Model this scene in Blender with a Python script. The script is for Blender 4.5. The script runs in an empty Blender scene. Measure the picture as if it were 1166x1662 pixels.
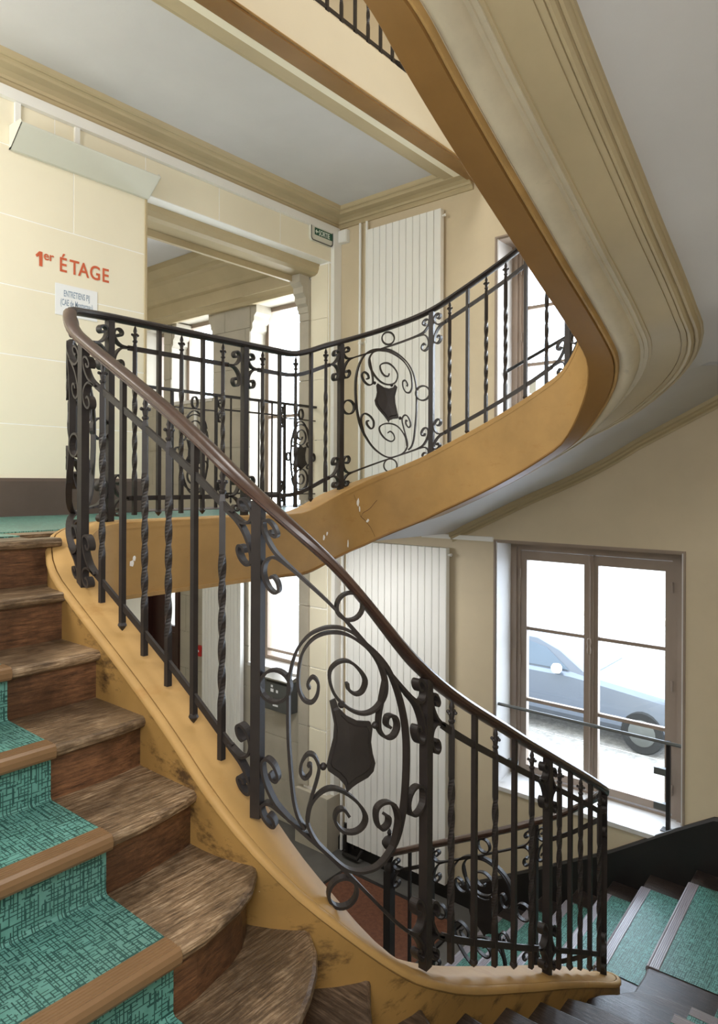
import bpy, bmesh, math, random
from mathutils import Vector, Matrix
random.seed(7)
PI = math.pi
SC = bpy.context.scene
COL = SC.collection
EXPOSURE = 0.27
SKY = 7.0
def LIGHTS():
    # daylight entering through the stair and hall windows (the sky outside them)
    area('daylight_lower_window', (6.3, 2.1, -1.5), (4.5, 2.1, -1.7), 1.5, 2.0, 40, (.68, .80, 1))
    area('daylight_upper_window', (6.3, 2.1, 1.3), (4.5, 2.1, 1.1), 1.5, 1.6, 80, (.88, .94, 1))
    area('daylight_hall_window', (6.4, 5.64, 0), (4.5, 5.64, -.3), .8, 4.0, 130, (.92, .96, 1))
    area('daylight_hall_window_high', (6.4, 7.3, 1.5), (4.5, 7.2, 1.2), 1.4, 1.0, 50, (.92, .96, 1))
    # skylight over the stairwell, then unseen fill lights added to brighten the interior
    area('stairwell_skylight', (2.6, 2.0, 6.1), (2.6, 2.0, 0), 2.2, 1.6, 110, (1, .97, .93))
    area('landing_fill', (.6, 3.6, 2.55), (2.6, 4.0, .2), .5, .5, 16, (1, .95, .88))  # added fill over the landing, no fixture modelled
    area('rear_fill', (-.42, .3, .4), (1.3, 1.7, -1.2), 1.4, 1.6, 78, (.98, .98, 1))  # added fill behind the camera; that wall has no opening
    area('hall_fill', (3.4, 6.8, 2.5), (3.4, 6.8, 0), 1.2, 1.2, 18, (1, .97, .9))  # unseen fill added for the hall
    area('ground_floor_fill', (4.1, 4.05, -.52), (4.3, 4.0, -3.7), .6, .6, 24, (1, .98, .95))  # fill added under the landing to lift the radiator and lower wall
    area('side_window', (-.45, 3.55, 1.0), (2.5, 4.2, .5), 1.1, 1.7, 66, (1, .99, .96))  # added fill from the left, not a window; the side wall is solid
# ------------------------------------------------------------------ camera, world, light, exposure
# eye level is z = 0; ground floor -3.75, first floor -0.25, second floor 3.05 (metres)
# X runs along the landing wall, Y from the stairs towards that wall
FPX, IMW, IMH = 1116.0, 1166.0, 1662.0
YAW = math.radians(39.7); ROLL = math.radians(0.25)
cam_d = bpy.data.cameras.new('camera'); cam = bpy.data.objects.new('camera', cam_d); COL.objects.link(cam)
cam_d.sensor_fit = 'HORIZONTAL'; cam_d.sensor_width = 36.0; cam_d.lens = 36.0*FPX/IMW
cam_d.shift_x = 0.0; cam_d.shift_y = -50.0/IMW
cam_d.clip_start = 0.05; cam_d.clip_end = 200
fwd = Vector((math.cos(YAW), math.sin(YAW), 0)); rgt = Vector((math.sin(YAW), -math.cos(YAW), 0)); upv = Vector((0, 0, 1))
r2 = rgt*math.cos(ROLL) + upv*math.sin(ROLL); u2 = upv*math.cos(ROLL) - rgt*math.sin(ROLL)
cam.matrix_world = Matrix(((r2.x, u2.x, -fwd.x, 0), (r2.y, u2.y, -fwd.y, 0), (r2.z, u2.z, -fwd.z, 0), (0, 0, 0, 1)))
SC.camera = cam
SC.view_settings.view_transform = 'Standard'; SC.view_settings.look = 'None'
SC.view_settings.exposure = EXPOSURE; SC.view_settings.gamma = 1.0
SC.view_settings.use_curve_mapping = False
SC.cycles.use_denoising = True
SC.cycles.max_bounces = 8; SC.cycles.diffuse_bounces = 5; SC.cycles.transparent_max_bounces = 12
SC.cycles.sample_clamp_indirect = 6.0
w = bpy.data.worlds.new('overcast_sky'); SC.world = w; w.use_nodes = True
w.node_tree.nodes['Background'].inputs[0].default_value = (0.74, 0.87, 1.0, 1)
w.node_tree.nodes['Background'].inputs[1].default_value = SKY

def area(name, loc, target, sx, sy, power, color=(1, 1, 1)):
    d = bpy.data.lights.new(name, 'AREA'); d.shape = 'RECTANGLE'; d.size = sx; d.size_y = sy
    d.energy = power; d.color = color
    o = bpy.data.objects.new(name, d); COL.objects.link(o); o.location = loc
    v = Vector(target)-Vector(loc); o.rotation_euler = v.to_track_quat('-Z', 'Y').to_euler()
    return o
LIGHTS()

# ------------------------------------------------------------------ materials
def nt(name):
    m = bpy.data.materials.new(name); m.use_nodes = True
    t = m.node_tree; b = t.nodes['Principled BSDF']
    return m, t, b
def N(t, kind, **kw):
    n = t.nodes.new(kind)
    for k, v in kw.items():
        if hasattr(n, k): setattr(n, k, v)
        else: n.inputs[k].default_value = v
    return n
def coords(t, scale=(1, 1, 1), rot=(0, 0, 0)):
    c = N(t, 'ShaderNodeTexCoord'); mp = N(t, 'ShaderNodeMapping')
    mp.inputs['Scale'].default_value = scale; mp.inputs['Rotation'].default_value = rot
    t.links.new(c.outputs['Object'], mp.inputs['Vector']); return mp.outputs['Vector']
def noise(t, vec, scale, detail=4, rough=.55):
    n = N(t, 'ShaderNodeTexNoise'); n.inputs['Scale'].default_value = scale
    n.inputs['Detail'].default_value = detail; n.inputs['Roughness'].default_value = rough
    t.links.new(vec, n.inputs['Vector']); return n.outputs['Fac']
def ramp(t, fac, stops):
    r = N(t, 'ShaderNodeValToRGB'); e = r.color_ramp.elements
    while len(e) < len(stops): e.new(.5)
    for x, (p, c) in zip(e, stops):
        x.position = p; x.color = (*c, 1) if len(c) == 3 else c
    t.links.new(fac, r.inputs['Fac']); return r.outputs['Color']
def mixc(t, fac, a, b, mode='MIX'):
    n = N(t, 'ShaderNodeMix', data_type='RGBA', blend_type=mode)
    for sock, v in ((n.inputs[0], fac), (n.inputs[6], a), (n.inputs[7], b)):
        if hasattr(v, 'links'): t.links.new(v, sock)
        elif isinstance(v, (int, float)): sock.default_value = v
        else: sock.default_value = (*v, 1)
    return n.outputs[2]
def bump(t, b, h, strength=.3, dist=.01):
    n = N(t, 'ShaderNodeBump'); n.inputs['Strength'].default_value = strength; n.inputs['Distance'].default_value = dist
    t.links.new(h, n.inputs['Height']); t.links.new(n.outputs['Normal'], b.inputs['Normal'])
def g(c, k): return tuple(min(1, x*k) for x in c)

def paint(name, col, rough=.6, mott=.12, scale=1.6, bmp=.05, metal=0, spec=.4):
    m, t, b = nt(name); v = coords(t)
    n1 = noise(t, v, scale, 6, .6)
    c = ramp(t, n1, [(.3, g(col, 1-mott)), (.7, g(col, 1+mott*.6))])
    t.links.new(c, b.inputs['Base Color']); b.inputs['Roughness'].default_value = rough
    b.inputs['Metallic'].default_value = metal; b.inputs['Specular IOR Level'].default_value = spec
    if bmp: bump(t, b, noise(t, v, 60, 3), bmp, .004)
    return m
def worn_paint(name, col, dirt, chip, lo=.52, rough=.45):
    m, t, b = nt(name); v = coords(t); b.inputs['Specular IOR Level'].default_value = .3
    c = ramp(t, noise(t, v, 3.0, 6, .6), [(.3, g(col, .82)), (.7, g(col, 1.1))])
    d = ramp(t, noise(t, coords(t, (2.2, 2.2, 5.0)), 2.6, 9, .72), [(lo, (0, 0, 0)), (lo+.14, (1, 1, 1))])
    c = mixc(t, d, c, dirt)
    k = ramp(t, noise(t, v, 16, 8, .75), [(.71, (0, 0, 0)), (.73, (1, 1, 1))])
    c = mixc(t, k, c, chip)
    t.links.new(c, b.inputs['Base Color']); b.inputs['Roughness'].default_value = rough
    bump(t, b, noise(t, v, 25, 5), .12, .004)
    return m
def tread_wood(name, grain, dark, mid, light):
    m, t, b = nt(name); v = coords(t, grain)
    n1 = noise(t, v, 5.0, 10, .72)
    c = ramp(t, n1, [(.33, dark), (.5, mid), (.68, light)])
    n2 = noise(t, coords(t), 3.2, 7, .7)
    f = ramp(t, n2, [(.42, (0, 0, 0)), (.62, (1, 1, 1))])
    c = mixc(t, f, mixc(t, .72, c, g(dark, .8)), c)
    k = ramp(t, noise(t, coords(t), 42, 6, .8), [(.74, (0, 0, 0)), (.77, (1, 1, 1))])
    k2 = ramp(t, noise(t, coords(t), 1.7, 2, .5), [(.55, (0, 0, 0)), (.7, (1, 1, 1))])
    c = mixc(t, mixc(t, 1.0, k, k2, 'MULTIPLY'), c, (.62, .58, .54))
    t.links.new(c, b.inputs['Base Color'])
    r = ramp(t, n2, [(.3, (.27,)*3), (.7, (.5,)*3)]); t.links.new(r, b.inputs['Roughness'])
    bump(t, b, n1, .35, .006)
    return m
def carpet_mat(name, gloss=.45, spec=.25, k=1.0):
    # linoleum printed with a dark crosshatch of short dashes
    m, t, b = nt(name)
    c0 = N(t, 'ShaderNodeTexCoord'); sp = N(t, 'ShaderNodeSeparateXYZ'); t.links.new(c0.outputs['Object'], sp.inputs[0])
    ad = N(t, 'ShaderNodeMath', operation='ADD'); t.links.new(sp.outputs[1], ad.inputs[0]); t.links.new(sp.outputs[2], ad.inputs[1])
    cb = N(t, 'ShaderNodeCombineXYZ'); t.links.new(sp.outputs[0], cb.inputs[0]); t.links.new(ad.outputs[0], cb.inputs[1])
    sq = N(t, 'ShaderNodeSeparateXYZ'); t.links.new(cb.outputs[0], sq.inputs[0])
    def mth(op, a, b_=None):
        n = N(t, 'ShaderNodeMath', operation=op)
        for k, v in enumerate((a, b_)):
            if v is None: continue
            if hasattr(v, 'links'): t.links.new(v, n.inputs[k])
            else: n.inputs[k].default_value = v
        return n.outputs[0]
    def hatch(across, along, pitch, width, seed, lo):
        """thin lines at a fixed pitch, broken into short dashes"""
        y = mth('MULTIPLY', across, 1/pitch); row = mth('FLOOR', y); f = mth('FRACT', y)
        on = mth('LESS_THAN', f, width)
        cv = N(t, 'ShaderNodeCombineXYZ'); t.links.new(mth('MULTIPLY', row, 3.7), cv.inputs[0]); t.links.new(mth('MULTIPLY', along, 24.0), cv.inputs[1]); cv.inputs[2].default_value = seed
        return mth('MULTIPLY', on, mth('GREATER_THAN', noise(t, cv.outputs[0], 1.0, 1, .4), lo))
    X_, Y_ = sq.outputs[0], sq.outputs[1]
    hs = [hatch(Y_, X_, .0105, .27, 1.0, .47), hatch(X_, Y_, .0105, .27, 5.0, .47), hatch(Y_, X_, .0175, .20, 9.0, .50), hatch(X_, Y_, .0175, .20, 13.0, .50)]
    mx = mth('MAXIMUM', mth('MAXIMUM', hs[0], hs[1]), mth('MAXIMUM', hs[2], hs[3]))
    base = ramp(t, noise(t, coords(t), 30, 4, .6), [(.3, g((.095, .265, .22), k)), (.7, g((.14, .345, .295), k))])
    worn = ramp(t, noise(t, coords(t), 2.2, 5, .6), [(.40, (0, 0, 0)), (.68, (.6, .6, .6))])
    base = mixc(t, worn, base, (.11, .20, .17))
    c = mixc(t, mth('MULTIPLY', mx, .92), base, (.018, .060, .052))
    t.links.new(c, b.inputs['Base Color']); b.inputs['Roughness'].default_value = gloss; b.inputs['Specular IOR Level'].default_value = spec
    bump(t, b, noise(t, coords(t), 140, 2), .15, .002)
    return m
def glass_mat(name, tint=(1, 1, 1)):
    m = bpy.data.materials.new(name); m.use_nodes = True; t = m.node_tree; t.nodes.clear()
    o = N(t, 'ShaderNodeOutputMaterial'); mx = N(t, 'ShaderNodeMixShader'); tr = N(t, 'ShaderNodeBsdfTransparent'); gl = N(t, 'ShaderNodeBsdfGlossy')
    fr = N(t, 'ShaderNodeFresnel'); fr.inputs['IOR'].default_value = 1.45; gl.inputs['Roughness'].default_value = .02
    tr.inputs['Color'].default_value = (*tint, 1)
    gm = N(t, 'ShaderNodeNewGeometry'); iv = N(t, 'ShaderNodeMath', operation='SUBTRACT'); iv.inputs[0].default_value = 1
    ml = N(t, 'ShaderNodeMath', operation='MULTIPLY'); t.links.new(gm.outputs['Backfacing'], iv.inputs[1]); t.links.new(iv.outputs[0], ml.inputs[0]); t.links.new(fr.outputs[0], ml.inputs[1])
    t.links.new(ml.outputs[0], mx.inputs[0]); t.links.new(tr.outputs[0], mx.inputs[1]); t.links.new(gl.outputs[0], mx.inputs[2])
    t.links.new(mx.outputs[0], o.inputs['Surface']); return m
def gravel_mat(name):
    m, t, b = nt(name); v = coords(t)
    c = ramp(t, noise(t, v, 7, 9, .8), [(.3, (.16, .15, .14)), (.55, (.36, .34, .31)), (.75, (.52, .50, .47))])
    t.links.new(c, b.inputs['Base Color']); b.inputs['Roughness'].default_value = .95
    bump(t, b, noise(t, v, 30, 6), .6, .03); return m

M = dict(
 cream=paint('cream_wall_paint', (.87, .81, .64), .55, .05, .9, .06),
 joint=paint('pale_joint_line', (.97, .96, .92), .6, .03),
 tan=paint('tan_wall_paint', (.64, .545, .385), .5, .09, 1.2, .08),
 stone=paint('stone_wall', (.47, .43, .35), .8, .14, 2.5, .2),
 stonejoint=paint('stone_joint', (.52, .48, .40), .85, .1),
 plaster=paint('grey_ceiling_plaster', (.60, .59, .585), .75, .07, 1.1, .12),
 mould=paint('beige_moulding_paint', (.49, .40, .245), .5, .1, 2.0, .05),
 cove=worn_paint('pale_cove_paint', (.60, .53, .39), (.40, .36, .27), (.82, .80, .76), .60, .55),
 ochre=worn_paint('ochre_string_paint', (.33, .19, .058), (.07, .038, .016), (.70, .58, .40), .53),
 ochreclean=worn_paint('ochre_edge_paint', (.46, .28, .10), (.40, .22, .07), (.80, .72, .55), .56, .6),
 band=paint('brown_soffit_paint', (.27, .145, .045), .45, .16, 2.5, .06),
 bead=paint('ochre_bead_paint', (.44, .27, .10), .45, .22, 6, .06),
 skirt=paint('dark_brown_skirting', (.105, .075, .06), .45, .15, 3),
 black=paint('black_skirting', (.016, .014, .013), .4, .2, 3),
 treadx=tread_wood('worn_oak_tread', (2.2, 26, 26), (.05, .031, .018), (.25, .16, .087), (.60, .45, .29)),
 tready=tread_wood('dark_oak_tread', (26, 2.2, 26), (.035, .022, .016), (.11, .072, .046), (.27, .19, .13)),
 treadshade=tread_wood('shaded_oak_tread', (26, 2.2, 26), (.016, .011, .010), (.048, .034, .028), (.12, .09, .072)),  # shade on the lower steps, put into a darker oak colour
 riser=tread_wood('oak_riser', (2.0, 20, 20), (.045, .022, .012), (.17, .078, .036), (.29, .14, .062)),
 carpet=carpet_mat('green_linoleum'), lino=carpet_mat('window_sheen_linoleum', .30, .7, 1.5),  # landing copy: window sheen put into a lighter base colour
 strip=paint('brown_nosing_rubber', (.20, .115, .055), .30, .12, 5, .03),
 sheenstrip=paint('sky_sheen_nosing', (.27, .25, .27), .32, .12, 5, .03),  # sky reflection on the lower brown nosings, put into the colour
 iron=paint('dark_wrought_iron', (.027, .021, .019), .50, .35, 9, .10, 0, .42),
 rail=paint('varnished_handrail_wood', (.064, .034, .024), .28, .3, 12, .06, 0, .6),
 white=paint('white_gloss_paint', (.86, .86, .83), .4, .03, 2, 0),
 offwhite=paint('off_white_metal', (.70, .70, .62), .45, .03, 2, 0),
 frame=paint('taupe_window_paint', (.30, .235, .185), .45, .1, 3),
 glass=glass_mat('window_glass'), pale=paint('pale_sill_paint', (.66, .64, .62), .5, .08, 3),
 red=paint('vermilion_lettering', (.62, .13, .055), .6, .08, 20, 0),
 paper=paint('white_paper', (.86, .88, .90), .7, .02, 2, 0), ink=paint('blue_grey_ink', (.28, .36, .46), .7, .02, 2, 0),
 green=paint('exit_sign_green', (.02, .10, .06), .5, .05, 5, 0), signtext=paint('exit_sign_letters', (.75, .85, .78), .5, .02, 5, 0),
 alarm=paint('alarm_red', (.50, .015, .015), .4, .05, 4, 0),
 grey=paint('dark_grey_metal', (.10, .105, .10), .4, .1, 4, 0), chrome=paint('brushed_steel', (.6, .6, .6), .3, .05, 5, 0, 1),
 door=paint('dark_red_wood', (.045, .016, .012), .4, .3, 4), floor=paint('grey_stone_floor', (.11, .105, .095), .5, .25, 3),
 mat=paint('brown_coir_mat', (.13, .050, .026), .95, .3, 30, .4), gravel=gravel_mat('gravel'),
 car=paint('dark_blue_car_paint', (.13, .15, .19), .2, .05, 2, 0, .3), carglass=paint('car_window', (.10, .13, .17), .08, .05, 2, 0),
 tyre=paint('tyre_rubber', (.02, .02, .02), .8, .1, 6, 0), hedge=paint('clipped_hedge', (.08, .14, .05), .9, .4, 8, .5),
)

# ------------------------------------------------------------------ mesh helpers
class MB:
    def __init__(s): s.v = []; s.f = []; s.sm = []
    def add(s, vs, fs, smooth=False):
        o = len(s.v); s.v += [tuple(p) for p in vs]
        for q in fs: s.f.append(tuple(o+i for i in q)); s.sm.append(smooth)
        return s
    def box(s, x0, x1, y0, y1, z0, z1):
        if x0 > x1: x0, x1 = x1, x0
        if y0 > y1: y0, y1 = y1, y0
        if z0 > z1: z0, z1 = z1, z0
        return s.add([(x0,y0,z0),(x1,y0,z0),(x1,y1,z0),(x0,y1,z0),(x0,y0,z1),(x1,y0,z1),(x1,y1,z1),(x0,y1,z1)],
              [(3,2,1,0),(4,5,6,7),(0,1,5,4),(1,2,6,5),(2,3,7,6),(3,0,4,7)])
    def rows(s, rows, closed=False, cap=True, smooth=True):
        """rows of equally many points; closed: each row is a loop"""
        m = len(rows[0]); o = len(s.v); s.v += [tuple(p) for r in rows for p in r]
        for i in range(len(rows)-1):
            for j in range(m if closed else m-1):
                k = (j+1) % m
                s.f.append((o+i*m+j, o+i*m+k, o+(i+1)*m+k, o+(i+1)*m+j)); s.sm.append(smooth)
        if closed and cap:
            s.f.append(tuple(o+j for j in reversed(range(m)))); s.sm.append(False)
            e = o+(len(rows)-1)*m; s.f.append(tuple(e+j for j in range(m))); s.sm.append(False)
        return s
    def tube(s, pts, r, n=8):
        pts = [Vector(p) for p in pts]; rows = []; ref = None
        for i, p in enumerate(pts):
            t = (pts[min(i+1, len(pts)-1)]-pts[max(i-1, 0)]).normalized()
            if ref is None: ref = Vector((0, 0, 1)) if abs(t.z) < .9 else Vector((1, 0, 0))
            a = t.cross(ref).normalized(); b = a.cross(t).normalized(); ref = b
            rr = r[i] if isinstance(r, (list, tuple)) else r
            rows.append([p+a*rr*math.cos(2*PI*k/n)+b*rr*math.sin(2*PI*k/n) for k in range(n)])
        return s.rows(rows, True)
    def lathe(s, prof, c=(0, 0, 0), n=14):
        return s.rows([[(c[0]+r*math.cos(2*PI*k/n), c[1]+r*math.sin(2*PI*k/n), c[2]+z) for k in range(n)] for r, z in prof], True)
    def ball(s, c, r, n=8, m=6):
        return s.lathe([(max(1e-4, r*math.sin(PI*i/m)), -r*math.cos(PI*i/m)) for i in range(m+1)], c, n)
    def extr(s, prof, a, b, U, V):
        """2-D profile (p,q) -> p*U+q*V, swept straight from a to b"""
        a, b, U, V = map(Vector, (a, b, U, V))
        return s.rows([[o+U*p+V*q for p, q in prof] for o in (a, b)], True, True, False)
    def mesh(s, name):
        me = bpy.data.meshes.new(name); me.from_pydata(s.v, [], s.f); me.validate()
        for p, q in zip(me.polygons, s.sm): p.use_smooth = q
        bm = bmesh.new(); bm.from_mesh(me); bmesh.ops.recalc_face_normals(bm, faces=bm.faces); bm.to_mesh(me); bm.free()
        if any(s.sm): me.set_sharp_from_angle(angle=math.radians(36))
        return me
def put(name, me, mat, parent=None, loc=None, rot=None, label=None):
    o = bpy.data.objects.new(name, me); COL.objects.link(o)
    if mat is not None and not me.materials: me.materials.append(M[mat])
    if parent is not None:
        o.parent = parent
        if parent.parent is None:
            L = parent.location; o.location = (Vector(loc) if loc is not None else Vector((0, 0, 0)))-L
        elif loc is not None: o.location = loc
    elif loc is not None: o.location = loc
    if rot: o.rotation_euler = rot
    if label: o['label'] = label
    return o
def part(name, mb, mat, parent=None, label=None): return put(name, mb.mesh(name), mat, parent, None, None, label)
def tag(o, label, cat, group=None):
    o['label'] = label; o['category'] = cat
    if group: o['group'] = group
    return o
def root(name, label, cat, loc, group=None):
    o = bpy.data.objects.new(name, None); COL.objects.link(o); o.location = loc; o.empty_display_size = .1
    return tag(o, label, cat, group)
def struct(name, mb, mat, parent=None):
    o = part(name, mb, mat, parent)
    if parent is None: o['kind'] = 'structure'
    return o
def sroot(name, loc=(0, 0, 0)):
    o = bpy.data.objects.new(name, None); COL.objects.link(o); o.location = loc; o['kind'] = 'structure'; return o
def grid_wall(mb, axis, p0, p1, u0, u1, z0, z1, holes):
    """wall slab with rectangular holes; axis 'x': thickness along x (p0..p1), u = y"""
    us = sorted({u0, u1, *[min(max(h, u0), u1) for q in holes for h in q[:2]]}); zs = sorted({z0, z1, *[min(max(h, z0), z1) for q in holes for h in q[2:]]})
    for a, b in zip(us, us[1:]):
        run = None
        for c, d in zip(zs, zs[1:]):
            um, zm = (a+b)/2, (c+d)/2
            solid = not any(q[0] < um < q[1] and q[2] < zm < q[3] for q in holes)
            if solid and run is None: run = c
            if run is not None and (not solid or d == zs[-1]):
                e = d if solid else c
                mb.box(p0, p1, a, b, run, e) if axis == 'x' else mb.box(a, b, p0, p1, run, e)
                run = None
    return mb
def sub_rects(r, holes):
    out = [r]
    for h in holes:
        nx = []
        for a, b, c, d in out:
            A, B, C, D = max(a, h[0]), min(b, h[1]), max(c, h[2]), min(d, h[3])
            if A >= B or C >= D: nx.append((a, b, c, d)); continue
            if c < C: nx.append((a, b, c, C))
            if D < d: nx.append((a, b, D, d))
            if a < A: nx.append((a, A, C, D))
            if B < b: nx.append((B, b, C, D))
        out = nx
    return [q for q in out if q[1]-q[0] > .04 and q[3]-q[2] > .04]
def blocks(parent, axis, face, depth, u0, u1, z0, rows_h, n, length, holes, mat, gap=.004, off=0.0, name='stone_block'):
    """courses of blocks standing proud of a wall face by depth (towards the stairs)"""
    z = z0
    for i in range(n):
        u = u0-length+((i % 2)*.5*length+off) % length
        while u < u1:
            a, b = max(u, u0), min(u+length, u1)
            if b-a > .04:
                for q in sub_rects((a, b, z, z+rows_h), holes):
                    mb = MB(); e = gap/2
                    if axis == 'x': mb.box(face-depth, face, q[0]+e, q[1]-e, q[2]+e, q[3]-e)
                    else: mb.box(q[0]+e, q[1]-e, face-depth, face, q[2]+e, q[3]-e)
                    part(name, mb, mat, parent)
            u += length
        z += rows_h
def catmull(p, k=5):
    out = []
    for i in range(len(p)-1):
        a, b, c, d = p[max(i-1, 0)], p[i], p[i+1], p[min(i+2, len(p)-1)]
        for j in range(k):
            t = j/k
            out.append(tuple(.5*(2*b[q]+(c[q]-a[q])*t+(2*a[q]-5*b[q]+4*c[q]-d[q])*t*t+(3*b[q]-a[q]-3*c[q]+d[q])*t**3) for q in range(len(b))))
    return out+[tuple(p[-1])]
def resample(p, n):
    L = [0]
    for a, b in zip(p, p[1:]): L.append(L[-1]+math.dist(a, b))
    out = []; j = 0
    for i in range(n):
        t = L[-1]*i/(n-1)
        while j < len(L)-2 and L[j+1] < t: j += 1
        k = (t-L[j])/max(1e-9, L[j+1]-L[j]); out.append(tuple(x+(y-x)*k for x, y in zip(p[j], p[j+1])))
    return out
# ------------------------------------------------------------------ plan paths of the strings and railings
def arc(cx, cy, r, a0, a1, n): return [(cx+r*math.cos(a0+(a1-a0)*i/n), cy+r*math.sin(a0+(a1-a0)*i/n)) for i in range(n+1)]
class Path:
    """plan polyline with the height of the string's top along it"""
    def __init__(s, pts, ctrl):
        s.p = [pts[0]]
        for q in pts[1:]:
            if math.dist(q, s.p[-1]) > 1e-5: s.p.append(q)
        s.S = [0.]
        for a, b in zip(s.p, s.p[1:]): s.S.append(s.S[-1]+math.dist(a, b))
        s.L = s.S[-1]
        s.c = c = sorted((s.find(x, y), z) for x, y, z in ctrl); n = len(c)
        d = [(c[i+1][1]-c[i][1])/(c[i+1][0]-c[i][0]) for i in range(n-1)]
        s.m = [d[0]]+[0 if d[i-1]*d[i] <= 0 else 2*d[i-1]*d[i]/(d[i-1]+d[i]) for i in range(1, n-1)]+[d[-1]]
    def find(s, x, y):
        best = None
        for i, (a, b) in enumerate(zip(s.p, s.p[1:])):
            L = s.S[i+1]-s.S[i]; t = min(1, max(0, ((x-a[0])*(b[0]-a[0])+(y-a[1])*(b[1]-a[1]))/L/L))
            e = math.hypot(a[0]+t*(b[0]-a[0])-x, a[1]+t*(b[1]-a[1])-y)
            if best is None or e < best[0]-1e-9: best = (e, s.S[i]+t*L)
        return best[1]
    def xy(s, t):
        i = 0
        while i < len(s.S)-2 and s.S[i+1] <= t: i += 1
        a, b = s.p[i], s.p[i+1]; k = (t-s.S[i])/(s.S[i+1]-s.S[i])
        return a[0]+k*(b[0]-a[0]), a[1]+k*(b[1]-a[1])
    def tan(s, t):
        a, b = s.xy(max(0, t-.02)), s.xy(min(s.L, t+.02)); l = math.dist(a, b); return (b[0]-a[0])/l, (b[1]-a[1])/l
    def nrm(s, t):
        x, y = s.tan(t); return -y, x
    def z(s, t):
        c = s.c
        if t <= c[0][0]: return c[0][1]+s.m[0]*(t-c[0][0])
        if t >= c[-1][0]: return c[-1][1]+s.m[-1]*(t-c[-1][0])
        for i in range(len(c)-1):
            if t <= c[i+1][0]:
                h = c[i+1][0]-c[i][0]; x = (t-c[i][0])/h
                return (2*x**3-3*x*x+1)*c[i][1]+(x**3-2*x*x+x)*h*s.m[i]+(-2*x**3+3*x*x)*c[i+1][1]+(x**3-x*x)*h*s.m[i+1]
    def pt(s, t, b=0, n=0):
        x, y = s.xy(t); nx, ny = s.nrm(t); return Vector((x+nx*n, y+ny*n, s.z(t)+b))
LOW = Path([(2.66, 3.08)]+arc(1.84, 2.68, .4, PI/2, PI, 14)+arc(1.89, 1.78, .45, PI, 1.5*PI, 16)+arc(3.60, 1.68, .35, -PI/2, 0, 14)+[(3.95, 2.98)],
 [(2.66, 3.08, -.205), (1.84, 3.08, -.205), (1.557, 2.963, -.24), (1.44, 2.68, -.42), (1.44, 1.78, -.935), (1.572, 1.462, -1.22), (1.89, 1.33, -1.60),
  (2.6, 1.33, -2.04), (2.96, 1.33, -2.24), (3.6, 1.33, -2.60), (3.847, 1.433, -2.77), (3.95, 1.68, -2.98), (3.95, 2.95, -3.66)])
STR = Path(LOW.p, [(2.66, 3.08, -.205), (1.84, 3.08, -.205), (1.557, 2.963, -.24), (1.44, 2.68, -.42), (1.44, 1.78, -.945), (1.572, 1.462, -1.285), (1.89, 1.33, -1.635),
  (2.6, 1.33, -2.05), (2.96, 1.33, -2.24), (3.6, 1.33, -2.60), (3.847, 1.433, -2.77), (3.95, 1.68, -2.98), (3.95, 2.95, -3.66)])    # the string dips a little under the first panel
UPP = Path([(2.66, 3.08)]+arc(3.40, 2.53, .55, PI/2, 0, 16)+arc(3.6, 1.68, .35, 0, -PI/2, 14)+arc(1.89, 1.78, .45, 1.5*PI, PI, 16)+arc(1.84, 2.68, .4, PI, PI/2, 14)+[(2.6, 3.08)],
 [(2.66, 3.08, -.205), (3.0, 3.08, -.205), (3.4, 3.08, -.09), (3.789, 2.919, .06), (3.95, 2.53, .215), (3.95, 1.68, .635), (3.847, 1.433, .90), (3.6, 1.33, 1.11),
  (2.9, 1.33, 1.43), (1.89, 1.33, 1.91), (1.572, 1.462, 2.15), (1.44, 1.78, 2.36), (1.44, 2.6, 2.84), (1.557, 2.963, 2.98), (1.9, 3.08, 3.02), (2.59, 3.08, 3.02)])
TOP = Path([(1.92, 3.08), (5.28, 3.08)], [(1.92, 3.08, 3.02), (5.28, 3.08, 3.02)])
HALL = Path([(3.07, 4.86), (5.18, 4.86)], [(3.07, 4.86, -.23), (5.18, 4.86, -.23)])
XF, YW, YH, Z0, Z1, Z2 = 5.30, 4.69, 5.02, -3.75, -.25, 3.05      # facade, landing wall front and back, floors
XL, YB = -.5, -.5                                                 # the walls behind the camera

# ------------------------------------------------------------------ the room shell
struct('floor', MB().box(XL-.2, XF, YB-.2, 8.5, Z0-.2, Z0), 'floor')
HOLES = [(1.36, 2.87, -2.60, -.51), (1.36, 2.87, 0.47, 2.09)]
HALLH = [(5.23, 6.05, -2.10, 2.03), (6.72, 7.58, 1.0, 2.05), (7.74, 8.2, 1.0, 2.02), (7.36, 8.12, Z0-.3, -1.0)]
struct('wall_right', grid_wall(MB(), 'x', XF, XF+.5, YB-.2, YW+.1, Z0-.2, 6.3, HOLES), 'tan')
wh = struct('wall_hall', grid_wall(MB(), 'x', XF+.012, XF+.5, YW+.1, 8.5, Z0-.2, 3.0, HALLH), 'stonejoint')
blocks(wh, 'x', XF+.012, .012, YH, 8.4, Z0, .46, 14, .74, HALLH, 'stone', .005)
struct('wall_end', MB().box(XL, XF+.3, 8.4, 8.7, Z0-.2, 3.0), 'cream')
struct('wall_side', MB().box(XL-.2, XL, YB-.2, 8.5, Z0-.2, 6.3), 'tan')
struct('wall_back', MB().box(XL, XF, YB-.2, YB, Z0-.2, 6.3), 'tan')
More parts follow.
